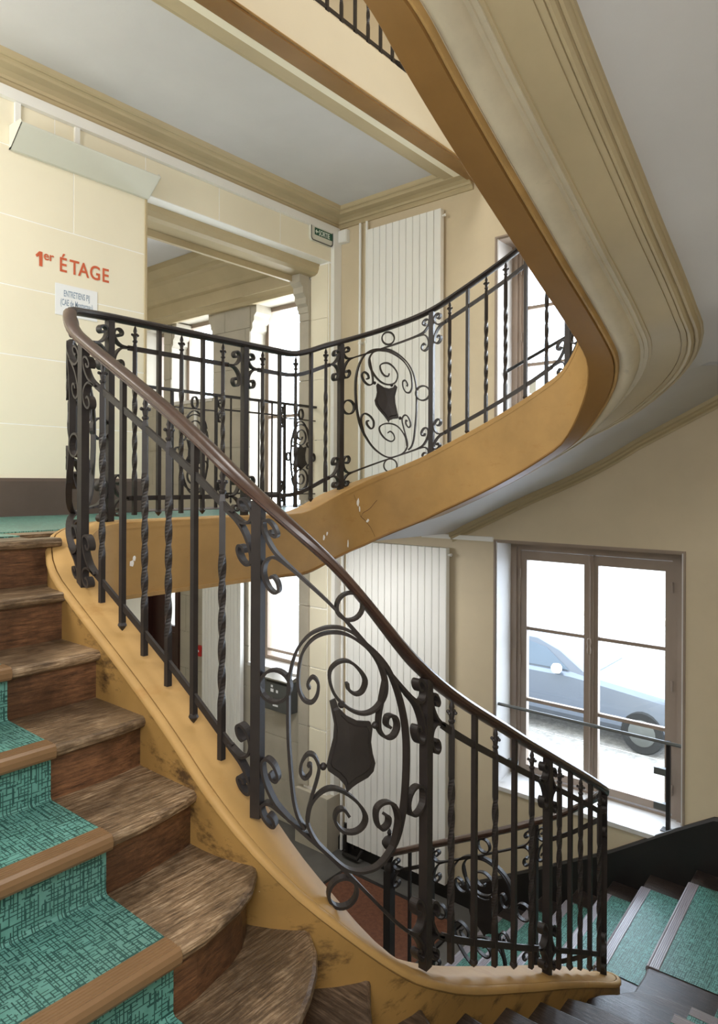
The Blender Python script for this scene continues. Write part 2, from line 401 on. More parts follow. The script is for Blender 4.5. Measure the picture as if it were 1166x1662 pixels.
# landing wall with its wide opening on both floors; ashlar courses stand 3 mm proud of the pale joints
OPEN = [(3.05, 5.16, Z0-.3, -.62), (3.05, 5.16, Z1, 2.22)]
wl = struct('wall_left', grid_wall(MB(), 'y', YW+.003, YH, XL, XF, Z0-.2, 6.3, OPEN), 'joint')
blocks(wl, 'y', YW+.003, .002, XL, 3.046, .37, .46, 4, 1.2, [], 'cream', .008, -.04)
blocks(wl, 'y', YW+.003, .002, XL, XF, 2.21, .37, 1, .72, [(3.05, 5.16, 0, 2.222)], 'cream', .008, .66)
blocks(wl, 'y', YW+.003, .003, XL, 3.046, -.25, .62, 1, 1.2, [], 'cream', .005)
blocks(wl, 'y', YW+.003, .003, 5.16, XF-.001, Z1, .615, 4, .6, [], 'cream', .005)
blocks(wl, 'y', YW+.003, .003, XL, 3.046, Z0, .6, 5, 1.2, [], 'cream', .005)
blocks(wl, 'y', YW+.003, .003, 5.16, XF-.001, Z0+.6, .62, 4, .6, [], 'cream', .005)
struct('trim_upper_wall', MB().box(XL, XF, YW-.004, YW+.003, 2.72, 6.3), 'cream')
# jamb faces: two blocks in depth, cream in front and bare stone behind
for z in (-.2, .42, 1.04, 1.66):
    part('stone_block', MB().box(5.148, 5.16, YW+.01, YW+.24, z, min(z+.615, 2.2)), 'cream', wl)
    part('stone_block', MB().box(5.12, 5.16, YW+.245, YH+.05, z, min(z+.615, 2.08)), 'stone', wl)
for z in (-3.15, -2.53, -1.91, -1.29):
    part('stone_block', MB().box(5.148, 5.16, YW+.01, YW+.24, z, z+.6), 'cream', wl)
    part('stone_block', MB().box(5.13, 5.16, YW+.245, YH+.05, z, z+.615), 'stone', wl)
part('plinth', MB().box(5.10, XF-.01, YW-.06, YH+.06, Z0, Z0+.56), 'stone', wl)
part('capital', MB().extr([(0, 1.74), (-.02, 1.74), (-.02, 1.80), (-.05, 1.83), (-.05, 1.89), (-.09, 1.93), (-.09, 1.99), (-.14, 2.03), (-.14, 2.11), (0, 2.11)], (5.13, YW+.25, 0), (5.13, YH+.06, 0), (1, 0, 0), (0, 0, 1)), 'stone', wl)
# dropped rear half of the lintel with its rolled edge
part('lintel_step', MB().extr([(0.13, 2.222), (.13, 2.17), (.15, 2.13), (.19, 2.11), (.36, 2.11), (.36, 2.05), (.40, 2.05), (.40, 2.222)], (3.05, YW, 0), (5.2, YW, 0), (0, 1, 0), (0, 0, 1)), 'mould', wl)
part('corner_bead', MB().box(3.035, 3.052, YW-.008, YW+.02, Z1, 2.22), 'mould', wl)
for y, d in ((6.05, -1), (5.23, 1), (6.72, 1), (7.58, -1)):     # stepped corbels under the window heads
    part('corbel', MB().extr([(0, 1.72), (.03*d, 1.76), (.03*d, 1.82), (.06*d, 1.85), (.06*d, 1.90), (.10*d, 1.94), (.10*d, 2.03), (0, 2.03)], (XF+.01, y, 0), (XF+.24, y, 0), (0, 1, 0), (0, 0, 1)), 'stone', wh)
sk = struct('baseboard_left', MB().extr([(0, -.25), (-.03, -.25), (-.03, -.01), (-.022, .01), (0, .012)], (XL, YW, 0), (3.05, YW, 0), (0, 1, 0), (0, 0, 1)), 'skirt')
struct('baseboard_right', MB().extr([(0, -.25), (-.03, -.25), (-.03, -.03), (0, -.01)], (XF, 3.30, 0), (XF, YW, 0), (1, 0, 0), (0, 0, 1)), 'black')

# hall ceiling and its cornice
struct('ceiling_hall', MB().box(XL, XF+.4, YH, 8.5, 2.6, 2.8), 'plaster')
CORN = [(0, 2.02), (-.05, 2.02), (-.06, 2.06), (-.10, 2.10), (-.12, 2.10), (-.13, 2.24), (-.17, 2.26), (-.19, 2.30), (-.30, 2.42), (-.36, 2.44), (-.38, 2.48), (-.48, 2.54), (-.50, 2.60), (0, 2.60)]
struct('trim_hall', MB().extr(CORN, (XF, YH, 0), (XF, 8.4, 0), (1, 0, 0), (0, 0, 1)), 'mould')

# first-floor landing slab, second-floor landing slab
fl = struct('floor_landing', MB().box(1.35, XF, 3.32, YW, Z1-.17, Z1).box(1.35, XF, 3.16, 3.32, Z1-.05, Z1).box(3.05, 5.2, YW, YH, Z1-.36, Z1).box(XL, 1.36, 2.95, YW, Z1-.17, Z1), 'treadx')
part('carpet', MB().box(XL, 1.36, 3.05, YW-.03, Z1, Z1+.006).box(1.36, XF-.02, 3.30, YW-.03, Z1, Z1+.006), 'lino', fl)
part('threshold_board', MB().box(3.05, 5.19, YW-.02, YH, Z1, Z1+.01), 'skirt', fl)
struct('ceiling_landing', MB().box(XL, XF, 3.10, YW, 2.70, Z2).box(XL, 1.36, 2.8, 3.10, 2.70, Z2), 'plaster')
# frame of mouldings round the plaster panel, cornice on the walls
PR = [(0, 2.575), (.018, 2.575), (.022, 2.60), (.034, 2.612), (.05, 2.612), (.06, 2.63), (.10, 2.645), (.17, 2.650), (.18, 2.664), (.195, 2.672), (.212, 2.668), (.225, 2.676), (.24, 2.70), (0, 2.70)]
struct('trim_1', MB().extr([(-p, z) for p, z in PR], (XL, YW, 0), (XF, YW, 0), (0, 1, 0), (0, 0, 1)), 'mould')
struct('trim_2', MB().extr([(-p, z) for p, z in PR], (XF, 3.1, 0), (XF, YW, 0), (1, 0, 0), (0, 0, 1)), 'mould')
struct('trim_3', MB().extr([(0, 2.655), (.20, 2.655), (.21, 2.668), (.225, 2.676), (.242, 2.672), (.255, 2.68), (.27, 2.70), (0, 2.70)], (XL, 3.10, 0), (XF, 3.10, 0), (0, 1, 0), (0, 0, 1)), 'mould')
bm2 = struct('trim_4', MB().box(1.86, XF, 2.99, 3.20, 2.652, 3.02), 'cream')
part('edge_board', MB().extr([(0, 0), (0, -.014), (.137, -.014), (.137, 0)], (1.86, 2.984, 2.652), (XF, 2.984, 2.652), (0, 1, 0), (0, 0, 1)), 'band', bm2)
part('bead', MB().tube([(1.86, 2.985, 2.665), (XF, 2.985, 2.665)], .008, 8), 'bead', bm2)
struct('ceiling_top', MB().box(XL, XF, YB, YW, 6.2, 6.4), 'plaster')
struct('ceiling_ground', MB().box(XL, XF, 3.32, YW, Z1-.21, Z1-.17), 'plaster')

# ------------------------------------------------------------------ strings (limons) and soffits
def steps_of(P, s0, s1, d=.055):
    n = max(2, int((s1-s0)/d)); return [s0+(s1-s0)*i/n for i in range(n+1)]
def string_part(P, s0, s1, prof, mat, name, parent, closed=True, smooth=True):
    return part(name, MB().rows([[P.pt(s, b, n) for n, b in prof] for s in steps_of(P, s0, s1)], closed, closed, smooth), mat, parent)
# lower flight: +n is the well side
low = sroot('trim_5', (1.44, 3.08, Z1))
string_part(STR, 0, LOW.L, [(-.064, .002), (-.064, -.03), (.09, -.03), (.09, .0), (.086, .004), (-.061, .004)], 'ochreclean', 'string_cap', low)
string_part(STR, 0, LOW.L, [(-.067, -.002), (-.070, .004), (-.080, .004), (-.088, -.001), (-.092, -.010), (-.092, -.020), (-.087, -.026), (-.067, -.026)], 'ochreclean', 'string_bead', low)
string_part(STR, 1.2, LOW.L, [(-.0635, -.004), (-.066, -.024), (-.085, -.028), (-.085, -.46), (.088, -.44), (.088, -.03)], 'ochre', 'string_board', low)
string_part(STR, 0, 1.21, [(.088, -.03), (.088, -.36), (-.10, -.36), (-.10, -.03)], 'ochreclean', 'string_board', low)
string_part(STR, 0, 1.21, [(.095, -.352), (.095, -.372), (-.10, -.372), (-.10, -.352)], 'bead', 'string_foot', low)
# upper flight: -n is the well side
upp = sroot('trim_6', (3.95, 2.5, Z1))
def thick(s):   # .36 at the landing, .42 along the flight
    return -.36-.06*min(1, max(0, (s-.3)/.7))
def upper(prof, mat, name, s0, s1, closed=True, smooth=True):
    def q(s):
        k = thick(s)+.42 if s < 6.9 else .06
        return [UPP.pt(s, b+(k if b < -.2 else 0), n) for n, b in prof]
    return part(name, MB().rows([q(s) for s in steps_of(UPP, s0, s1)], closed, closed, smooth), mat, upp)
UE = UPP.L
upper([(-.09, -.03), (-.09, 0), (-.086, .004), (.064, .004), (.09, -.02), (.09, -.03)], 'ochreclean', 'string_cap', 0, UE)
upper([(-.088, -.03), (-.088, -.42), (-.084, -.424), (-.08, -.03)], 'ochreclean', 'string_board', 0, UE, True, True)
upper([(-.08, -.03), (-.08, -.415), (.05, -.40), (.05, -.03)], 'ochreclean', 'string_core', 0, UE, True, False)
upper([(-.0905, -.418), (-.094, -.428), (-.088, -.436), (-.078, -.432), (.040, -.432), (.044, -.418)], 'band', 'string_foot', 0, UE, True, True)
def zw(y):
    if y >= 2.53: return .215-(y-2.53)*.47
    if y >= 1.68: return UPP.z(UPP.find(3.95, y))
    return .635+(1.68-y)*.52
def outer(s):
    """plan point where the normal leaves the stair well's outer rectangle"""
    x, y = UPP.xy(s); nx, ny = UPP.nrm(s); k = 9
    if nx > 1e-6: k = min(k, (XF-x)/nx)
    if nx < -1e-6: k = min(k, (XL-x)/nx)
    if ny > 1e-6: k = min(k, (3.3-y)/ny)
    if ny < -1e-6: k = min(k, (YB-y)/ny)
    return k
def soffit(prof, mat, name, s0, s1, smooth=True):
    rows = []
    for s in steps_of(UPP, s0, s1, .045):
        k = outer(s); q = thick(s)+.42
        rows.append([UPP.pt(s, b+q, min(n, k)) for n, b in prof])
    return part(name, MB().rows(rows, False, False, smooth), mat, upp)
# cracks and flaked paint on the well face of the string
for line in ([(.894, -.052), (.926, -.126), (.958, -.221), (.982, -.204), (1.034, -.199), (1.098, -.163)], [(.958, -.221), (1.014, -.283), (1.05, -.338), (1.085, -.405)]):
    part('crack', MB().rows([[UPP.pt(s, b+d, -.0905-e) for d, e in ((-.0022, 0), (0, .0006), (.0022, 0))] for s, b in catmull(line, 5)], False, False, False), 'riser', upp)
for P, n, s, b, w_, h_ in ((UPP, -.0912, .932, -.118, .012, .03), (UPP, -.0912, .946, -.165, .007, .022), (UPP, -.0912, 1.02, -.275, .014, .012), (UPP, -.0912, .59, -.22, .010, .02), (UPP, -.0912, .62, -.205, .008, .012), (UPP, -.0912, .834, -.36, .007, .026), (LOW, .0895, .79, -.20, .012, .016), (LOW, .0895, .776, -.178, .008, .014)):
    rr_ = [.75+.5*random.random() for i in range(9)]
    part('paint_chip', MB().rows([[P.pt(s+w_*k*rr_[i]*math.cos(2*PI*i/9), b+h_*k*rr_[i]*math.sin(2*PI*i/9), n+(.0012 if n > 0 else -.0012)*(1-k)) for i in range(9)] for k in (1, .6, .01)], True, False, False), 'joint', upp if P is UPP else low)
SA, SB = 1.02, 6.3
soffit([(.043, -.405), (.046, -.424), (.053, -.431), (.061, -.429), (.067, -.418), (.069, -.40)], 'bead', 'soffit_bead', SA, SB)
soffit([(.067, -.402), (.072, -.402), (.080, -.412), (.105, -.418), (.135, -.409), (.160, -.388), (.171, -.366), (.173, -.358), (.190, -.358), (.192, -.350), (.212, -.350), (.214, -.343)], 'cove', 'soffit_cove', SA, SB)
soffit([(.213, -.344), (.228, -.344), (.230, -.338), (.366, -.335), (.367, -.328), (.371, -.328), (.372, -.335), (.394, -.334), (.396, -.322)], 'mould', 'soffit_flat', SA, SB)
soffit([(.394, -.324), (.402, -.338), (.414, -.342), (.426, -.334), (.430, -.322), (.436, -.330), (.448, -.330), (.456, -.318), (.459, -.304), (.468, -.304), (.472, -.288)], 'mould', 'soffit_roll', SA, SB)
rows = []
for s in steps_of(UPP, SA, SB, .045):
    k = outer(s); q = thick(s)+.42
    o = UPP.pt(s, -.25+q, k)
    if s < 2.75: o.z = max(Z1-.22, zw(o.y)-.315)      # the flight along the facade has a plane soffit
    a = UPP.pt(s, -.290+q, min(.466, k))
    rows.append([a, a+(o-a)*.06+Vector((0, 0, .012)), o])
part('soffit_plaster', MB().rows(rows, False, False, True), 'plaster', upp)
part('flight_slab', MB().rows([[UPP.pt(s, -.06, .08), UPP.pt(s, -.06, outer(s))] for s in steps_of(UPP, SA, SB)], False, False, True), 'plaster', upp)
# moulding where the soffit meets the facade wall
ys = [3.3-2.5*i/34 for i in range(35)]
cr = struct('trim_7', MB().rows([[(XF-n, y, zw(y)+b) for n, b in ((0, -.395), (.010, -.395), (.014, -.378), (.038, -.366), (.044, -.352), (.066, -.342), (.070, -.30), (0, -.30))] for y in ys], True, True, False), 'mould')
# C-flight treads above the soffit
up_st = root('upper_staircase', 'oak steps of the flight rising past the upper window behind the ochre string', 'staircase', (4.6, 2.2, Z1))
for k in range(5):
    y = 2.78-.33*k; z = zw(y)-.035
    part('tread', MB().box(4.03, XF-.002, y-.36, y, z-.035, z), 'treadx', up_st)
    part('riser', MB().box(4.03, XF-.002, y-.05, y-.03, z-.15, z-.035), 'riser', up_st)
# ------------------------------------------------------------------ lower staircase: treads, risers, carpet, nosing strips
NOSE = [  # front edge of each tread in plan, outer end first, inner end in the string
 [(-0.497, 2.87), (1.46, 2.87)],
 [(-0.497, 2.625), (1.014, 2.625), (1.424, 2.635)],
 [(-0.497, 2.365), (1.036, 2.365), (1.363, 2.371), (1.455, 2.398)],
 [(-0.497, 2.054), (1.033, 2.054), (1.326, 2.071), (1.451, 2.103)],
 [(-0.497, 1.739), (0.972, 1.744), (1.253, 1.766), (1.382, 1.798), (1.442, 1.847)],
 [(-0.497, 1.431), (0.968, 1.426), (1.141, 1.436), (1.27, 1.463), (1.367, 1.517), (1.436, 1.603)],
 [(-0.497, 1.151), (0.915, 1.157), (1.13, 1.178), (1.27, 1.221), (1.399, 1.302), (1.485, 1.399), (1.512, 1.506)],
 [(1.427, -0.497), (1.427, 0.88), (1.443, 1.052), (1.491, 1.17), (1.577, 1.255), (1.685, 1.341)],
 [(1.773, -0.497), (1.773, 0.961), (1.784, 1.132), (1.816, 1.218), (1.88, 1.319)],
 [(2.105, -0.497), (2.099, 0.957), (2.099, 1.169), (2.115, 1.307)],
 [(2.424, -0.497), (2.419, 0.949), (2.414, 1.159), (2.414, 1.296)],
 [(2.735, -0.497), (2.73, 0.94), (2.725, 1.148), (2.714, 1.284)],
 [(3.047, -0.497), (3.047, 0.93), (3.037, 1.136), (2.996, 1.271)],
 [(3.386, -0.497), (3.392, 0.898), (3.392, 1.02), (3.371, 1.122), (3.315, 1.204), (3.233, 1.255)],
 [(3.673, -0.497), (3.673, 0.884), (3.668, 0.985), (3.638, 1.105), (3.578, 1.186), (3.487, 1.236)],
 [(5.297, 1.265), (4.15, 1.225), (4.0, 1.215), (3.86, 1.215), (3.72, 1.225), (3.62, 1.235)],
 [(5.297, 1.58), (4.03, 1.53), (4.0, 1.5)],
 [(5.297, 1.85), (4.03, 1.82)],
 [(5.297, 2.13), (4.03, 2.12)],
 [(5.297, 2.43), (4.03, 2.43)],
 [(5.297, 2.73), (4.03, 2.73)]]
st = root('lower_staircase', 'worn dark oak winding steps going down between ochre string and walls', 'staircase', (.5, 2.2, Z0))
cp = root('stair_carpet', 'green crosshatched linoleum runner with brown ribbed nosings on the oak steps', 'carpet', (.4, 2.0, Z0))
def inset(F, B, d):   # move each point of F towards its partner in B
    out = []
    for a, b in zip(F, B):
        l = math.dist(a, b) or 1; out.append((a[0]+(b[0]-a[0])*d/l, a[1]+(b[1]-a[1])*d/l))
    return out
def backoff(F, d, away):
    """offset a nosing polyline by d towards the point 'away' side (perpendicular)"""
    out = []
    for i, p in enumerate(F):
        a, b = F[max(i-1, 0)], F[min(i+1, len(F)-1)]; l = math.dist(a, b); nx, ny = -(b[1]-a[1])/l, (b[0]-a[0])/l
        if nx*away[0]+ny*away[1] < 0: nx, ny = -nx, -ny
        out.append((p[0]+nx*d, p[1]+ny*d))
    return out
ZK = [-.25, -.445, -.635, -.815, -.99, -1.165, -1.345, -1.52, -1.69, -1.86, -2.02, -2.175, -2.325, -2.465, -2.595, -2.735, -2.885, -3.03, -3.20, -3.375, -3.56, Z0]
AW = [(0, 1)]*7+[(-1, 0)]*8+[(0, -1)]*6        # uphill direction of each tread
MF = 26
FS = [resample(catmull(p, 6) if len(p) > 3 else p, MF) for p in NOSE]
def clipx(poly, lo, hi, ax):
    """part of a nosing polyline whose coordinate ax lies in lo..hi"""
    fine = resample(poly, 160); q = [p for p in fine if lo <= p[ax] <= hi]; return q
for k in range(21):
    z = ZK[k]; RH = ZK[k]-ZK[k+1]; F = FS[k]; aw = AW[k]
    if k == 0: B = resample([(-.497, 2.96), (1.46, 2.96)], MF)
    elif k == 7: B = resample([(-.497, -.497), (-.497, 1.18)]+[tuple(q) for q in backoff(FS[6], .03, (0, 1))], MF)
    elif k == 15: B = resample([(5.297, -.497), (3.7, -.497)]+[tuple(q) for q in backoff(FS[14], .03, (-1, 0))], MF)
    else: B = backoff(FS[k-1], .035, AW[k-1])
    F1 = backoff(F, .014, aw); F2 = backoff(F, .032, aw)
    q = lambda P, h: [(x, y, z+h) for x, y in P]
    rows = [q(B, -.040), q(B, 0), q(backoff(F, .05, aw), 0), q(F1, 0), q(backoff(F, .004, aw), -.006), q(F, -.018), q(backoff(F, .004, aw), -.031), q(F1, -.038), q(F2, -.040)]
    rows = [list(r) for r in zip(*rows)]
    part('tread', MB().rows(rows, True, True, False), 'treadshade' if k > 8 else 'tready' if k > 6 else 'treadx', st)
    R0, R1 = backoff(F, .032, aw), backoff(F, .052, aw)
    part('riser', MB().rows([list(r) for r in zip(q(R0, -.038), q(R1, -.038), q(R1, -RH), q(R0, -RH))], True, True, False), 'riser', st)
    # runner: tread piece, riser piece and the ribbed rubber nosing
    if k == 0: continue
    if k <= 6: lo, hi, ax = -.02, 1.035, 0
    elif k <= 14: lo, hi, ax = -.1, .905, 1
    else: lo, hi, ax = 4.035 if k == 15 else 4.055, 5.07, 0
    C = clipx(NOSE[k] if len(NOSE[k]) == 2 else catmull(NOSE[k], 6), lo, hi, ax); C = resample(C, 6)
    if k in (7, 15): Bc = backoff(C, .40, aw)
    else:
        P0 = NOSE[k-1]; Bc = resample(backoff(resample(clipx(catmull(P0, 6) if len(P0) > 2 else P0, lo, hi, ax), 6), .030, AW[k-1]), 6)
    e = lambda P, h: [(x, y, z+h) for x, y in P]
    part('carpet_tread', MB().rows([e(Bc, .0005), e(Bc, .004), e(backoff(C, .03, aw), .004)], False, False, False), 'carpet', cp)
    if k == 7: part('carpet_tread', MB().box(-.1, C[0][0]-.40, -.1, 1.15, z+.0005, z+.004), 'carpet', cp)
    if k == 15: part('carpet_tread', MB().box(3.71, 5.07, -.1, C[0][1]-.42, z+.0005, z+.0045), 'carpet', cp)
    rr = backoff(C, .029, aw)
    part('carpet_riser', MB().rows([e(rr, -.036), e(rr, -RH+.012), e(backoff(C, .022, aw), -RH+.004)], False, False, False), 'carpet', cp)
    prof = [(.064, .0008), (.064, .006)]
    for i in range(5): x = .060-.010*i; prof += [(x, .0075), (x-.004, .0075), (x-.0055, .0055), (x-.0085, .0055)]
    prof += [(.006, .008), (-.004, .002), (-.0085, -.010), (-.008, -.026), (-.004, -.034), (.012, -.041), (.030, -.041), (.03, -.0385), (.005, -.030), (0, -.018), (.010, .0008)]
    part('nosing_strip', MB().rows([[(p[0], p[1], z+h) for p, h in zip([backoff(C, d, aw)[i] for d, _ in prof], [h for _, h in prof])] for i in range(len(C))], True, True, False), 'strip' if k < 13 else 'sheenstrip', cp)
# underside of the lower flights, so that light stays out
def outl(s):
    x, y = LOW.xy(s); nx, ny = LOW.nrm(s); nx, ny = -nx, -ny; k = 9
    if nx > 1e-6: k = min(k, (XF-x)/nx)
    if nx < -1e-6: k = min(k, (XL-x)/nx)
    if ny > 1e-6: k = min(k, (2.98-y)/ny)
    if ny < -1e-6: k = min(k, (YB-y)/ny)
    return k
part('flight_soffit', MB().rows([[LOW.pt(s, -.44, -.10), LOW.pt(s, -.44, -outl(s))] for s in steps_of(LOW, 1.1, LOW.L)], False, False, True), 'plaster', low)
# black skirting following the steps on the facade wall
kz = [(-.5, -2.2), (1.14, -2.33), (1.37, -2.475), (1.893, -2.83), (3.0, -3.47), (3.3, -3.61), (YW, -3.61)]
bs = MB()
def skz(y):
    for (a, b), (c, d) in zip(kz, kz[1:]):
        if a <= y <= c: return b+(d-b)*(y-a)/(c-a)
rows = []
for i in range(45):
    y = -.5+(YW+.5)*i/44; t = skz(y); rows.append([(XF, y, max(t-.75, Z0)), (XF-.03, y, max(t-.75, Z0)), (XF-.03, y, t-.02), (XF-.018, y, t), (XF, y, t)])
struct('baseboard_stairs', bs.rows(rows, True, True, False), 'black')
# ------------------------------------------------------------------ wrought-iron railings
BT, BB = .865, .115        # heights of the two flat bars over the string
def strip(P, pts, t=.009, wd=.028, smooth=True):
    """flat iron strip along points (s, b) of the railing surface"""
    q = [P.pt(min(max(s, 0), P.L), b) for s, b in pts]; rows = []
    for i, p in enumerate(q):
        T = (q[min(i+1, len(q)-1)]-q[max(i-1, 0)])
        T = T.normalized() if T.length > 1e-7 else Vector((0, 0, 1))
        n = P.nrm(min(max(pts[i][0], 0), P.L)); Nv = Vector((n[0], n[1], 0)); U = Nv.cross(T)
        U = U.normalized() if U.length > 1e-6 else Vector((0, 0, 1))
        rows.append([p+Nv*wd/2+U*t/2, p-Nv*wd/2+U*t/2, p-Nv*wd/2-U*t/2, p+Nv*wd/2-U*t/2])
    return MB().rows(rows, True, True, False)
def handrail(P, s0, s1, h, parent, mat, wd=.058, ht=.048, name='handrail'):
    rows = []
    prof = [(-.5, -.1), (-.40, -.22), (-.46, -.34), (-.30, -.5), (.30, -.5), (.46, -.34), (.40, -.22), (.5, -.1), (.48, .2), (.30, .45), (0, .52), (-.30, .45), (-.48, .2)]
    ss = steps_of(P, s0, s1, .035)
    for s in ss:
        rows.append([P.pt(s, h+ht*v, wd*u) for u, v in prof])
    return part(name, MB().rows(rows, True, True, True), mat, parent)
SCR = [(.105, 0), (.062, .006), (.036, .026), (.022, .052), (.020, .078), (.034, .097), (.055, .098), (.068, .082), (.064, .065), (.050, .060), (.043, .070)]
def cluster(P, s, b, d, parent, up=1.0, dn=1.0):
    for sg, k in ((1, up), (-1, dn)):
        if not k: continue
        part('scroll', strip(P, catmull([(s+d*a*(.75+.25*k), b+sg*h*k) for a, h in SCR], 4), .009, .03), 'iron', parent)
def post(P, s, parent, b0=0.0, b1=.985, w=.034):
    p = P.pt(s, 0); a = math.atan2(*reversed(P.tan(s)))
    me = MB().box(-w/2, w/2, -w/2, w/2, b0-.01, b1).mesh('post')
    return put('post', me, 'iron', parent, p, (0, 0, a))
def bar_mesh(kind):
    mb = MB(); r = .0138
    def ring(z, ang, k=1.0): return [(r*k*math.cos(ang+PI/4+i*PI/2), r*k*math.sin(ang+PI/4+i*PI/2), z) for i in range(4)]
    if kind == 'T':
        rows = [ring(.03, 0), ring(.20, 0)]
        for i in range(1, 41): rows.append(ring(.20+.50*i/40, 2.75*2*PI*i/40/2, 1.0-.06*math.sin(PI*i/40)))
        e = 2.75*PI; rows += [ring(.872, e), ring(.90, e, .62)]
        mb.rows(rows, True, True, False)
    else:
        mb.rows([ring(.048, 0), ring(.985, 0)], True, True, False)
        mb.lathe([(.001, .020), (.010, .030), (.0175, .041), (.014, .051), (.008, .055)], (0, 0, 0), 8)
    return mb.mesh('twisted_bar' if kind == 'T' else 'plain_bar')
def finial_mesh():
    mb = MB().lathe([(.009, .895), (.013, .901), (.013, .906), (.008, .910), (.010, .920), (.012, .929), (.009, .939), (.0075, .945), (.0105, .954), (.0075, .966), (.001, .984)], (0, 0, 0), 8)
    for i in range(4):
        a = i*PI/2; mb.ball((.0165*math.cos(a), .0165*math.sin(a), .935), .0068, 6, 4)
    return mb.mesh('finial')
BARM = {'T': bar_mesh('T'), 'P': bar_mesh('P')}; FIN = finial_mesh()
def bar(P, s, kind, parent, k=1.0):
    o = put('twisted_bar' if kind == 'T' else 'plain_bar', BARM[kind], 'iron', parent, P.pt(s, 0), (0, 0, math.atan2(*reversed(P.tan(s)))))
    o.scale = (k, k, 1)
    if kind == 'T': put('finial', FIN, 'iron', o)
def hbars(P, a, b, parent, t=.024, wd=.011):
    """upper and lower flat bars from s=a to s=b"""
    for name, h in (('top_bar', BT), ('bottom_bar', BB)):
        part(name, strip(P, [(s, h) for s in steps_of(P, a, b, .06)], t, wd), 'iron', parent)
def bay(P, a, b, pattern, parent, k=1.0):
    hbars(P, a+.10, b-.10, parent, .024*k, .011)
    for d, s in ((1, a), (-1, b)):
        cluster(P, s, BT, d, parent, .85, 1.15); cluster(P, s, BB, d, parent, 1.15, .85)
    for i, c in enumerate(pattern): bar(P, a+(b-a)*(i+1)/(len(pattern)+1), c, parent, k)
def ring(P, s, b, r, parent, r2=None):
    c = P.pt(s, b); T = P.tan(s); r2 = r2 or r; rows = []
    n = P.nrm(s); Nv = Vector((n[0], n[1], 0)); Tv = Vector((T[0], T[1], 0))
    for i in range(24):
        a = 2*PI*i/24; d = Tv*math.cos(a)+Vector((0, 0, 1))*math.sin(a)
        rows.append([c+Tv*math.cos(a)*r+Vector((0, 0, 1))*math.sin(a)*r2+Nv*x+d*y for x, y in ((.013, .0045), (-.013, .0045), (-.013, -.0045), (.013, -.0045))])
    rows.append(rows[0])
    return part('ring', MB().rows(rows, True, False, False), 'iron', parent)
# the scrolled panel: curves (x along the panel, b above the string), drawn for a descending flight
CUR = dict(
 outer_scroll=[(2.987,.101),(2.961,.117),(2.943,.162),(2.932,.246),(2.924,.333),(2.922,.424),(2.924,.502),(2.934,.566),(2.956,.636),(2.994,.705),(3.037,.758),(3.081,.801),(3.125,.835),(3.166,.856),(3.21,.868)],
 bowl_scroll=[(3.208,.868),(3.26,.879),(3.306,.877),(3.348,.853),(3.386,.804),(3.41,.729),(3.414,.637),(3.406,.532),(3.389,.444),(3.363,.365),(3.323,.289),(3.272,.211),(3.218,.152),(3.17,.112),(3.129,.091),(3.085,.086),(3.033,.089),(3.002,.111),(2.993,.146),(3.008,.21),(3.029,.285),(3.036,.328),(3.02,.351),(2.995,.338),(2.973,.296),(2.97,.263),(2.986,.257),(3.005,.287),(3.005,.312),(2.995,.302)],
 top_scroll=[(3.001,.546),(2.994,.558),(3.012,.591),(3.032,.587),(3.028,.546),(3.007,.508),(2.978,.497),(2.96,.521),(2.96,.571),(2.972,.632),(3.001,.692),(3.037,.741),(3.087,.79),(3.14,.829),(3.194,.853),(3.238,.865),(3.277,.857),(3.299,.825),(3.295,.775),(3.262,.709),(3.216,.65),(3.167,.612),(3.12,.597),(3.089,.603),(3.074,.632),(3.078,.667),(3.107,.714),(3.146,.751),(3.187,.763),(3.212,.752),(3.201,.709),(3.174,.673),(3.146,.662),(3.14,.678)],
 side_scroll=[(3.299,.825),(3.281,.744),(3.27,.681),(3.274,.646),(3.304,.647),(3.341,.682),(3.36,.728),(3.344,.747),(3.312,.722),(3.304,.692),(3.322,.694)],
 foot_scroll=[(2.997,.131),(3.008,.191),(3.04,.251),(3.083,.3),(3.134,.329),(3.182,.339),(3.215,.327),(3.207,.287),(3.169,.234),(3.123,.201),(3.096,.209),(3.103,.244),(3.128,.272),(3.149,.268)],
 corner_scroll=[(3.335,.305),(3.352,.353),(3.368,.427),(3.342,.459),(3.296,.432),(3.263,.385),(3.263,.346),(3.284,.338),(3.314,.374),(3.318,.4),(3.301,.397)])
SHIELD = [(3.074,.564),(3.096,.59),(3.108,.572),(3.14,.574),(3.18,.594),(3.232,.638),(3.242,.626),(3.236,.577),(3.243,.547),(3.255,.526),(3.247,.493),(3.225,.455),(3.182,.399),(3.162,.37),(3.142,.337),(3.134,.351),(3.108,.353),(3.07,.344),(3.064,.353),(3.077,.409),(3.089,.459),(3.092,.506),(3.082,.54)]
def shield(P, pts, parent):
    n = len(pts); c = (sum(p[0] for p in pts)/n, sum(p[1] for p in pts)/n); rows = []
    for k, o in ((0, .011), (.80, .011), (.84, .005), (1, .005), (1, -.005), (0, -.005)):
        rows.append([P.pt(c[0]+(s-c[0])*k, c[1]+(b-c[1])*k, -o) for s, b in pts])
    f = part('shield', MB().rows(rows[2:], True, False, False), 'iron', parent)
    part('shield_boss', MB().rows(rows[:3], True, False, False), 'iron', f)
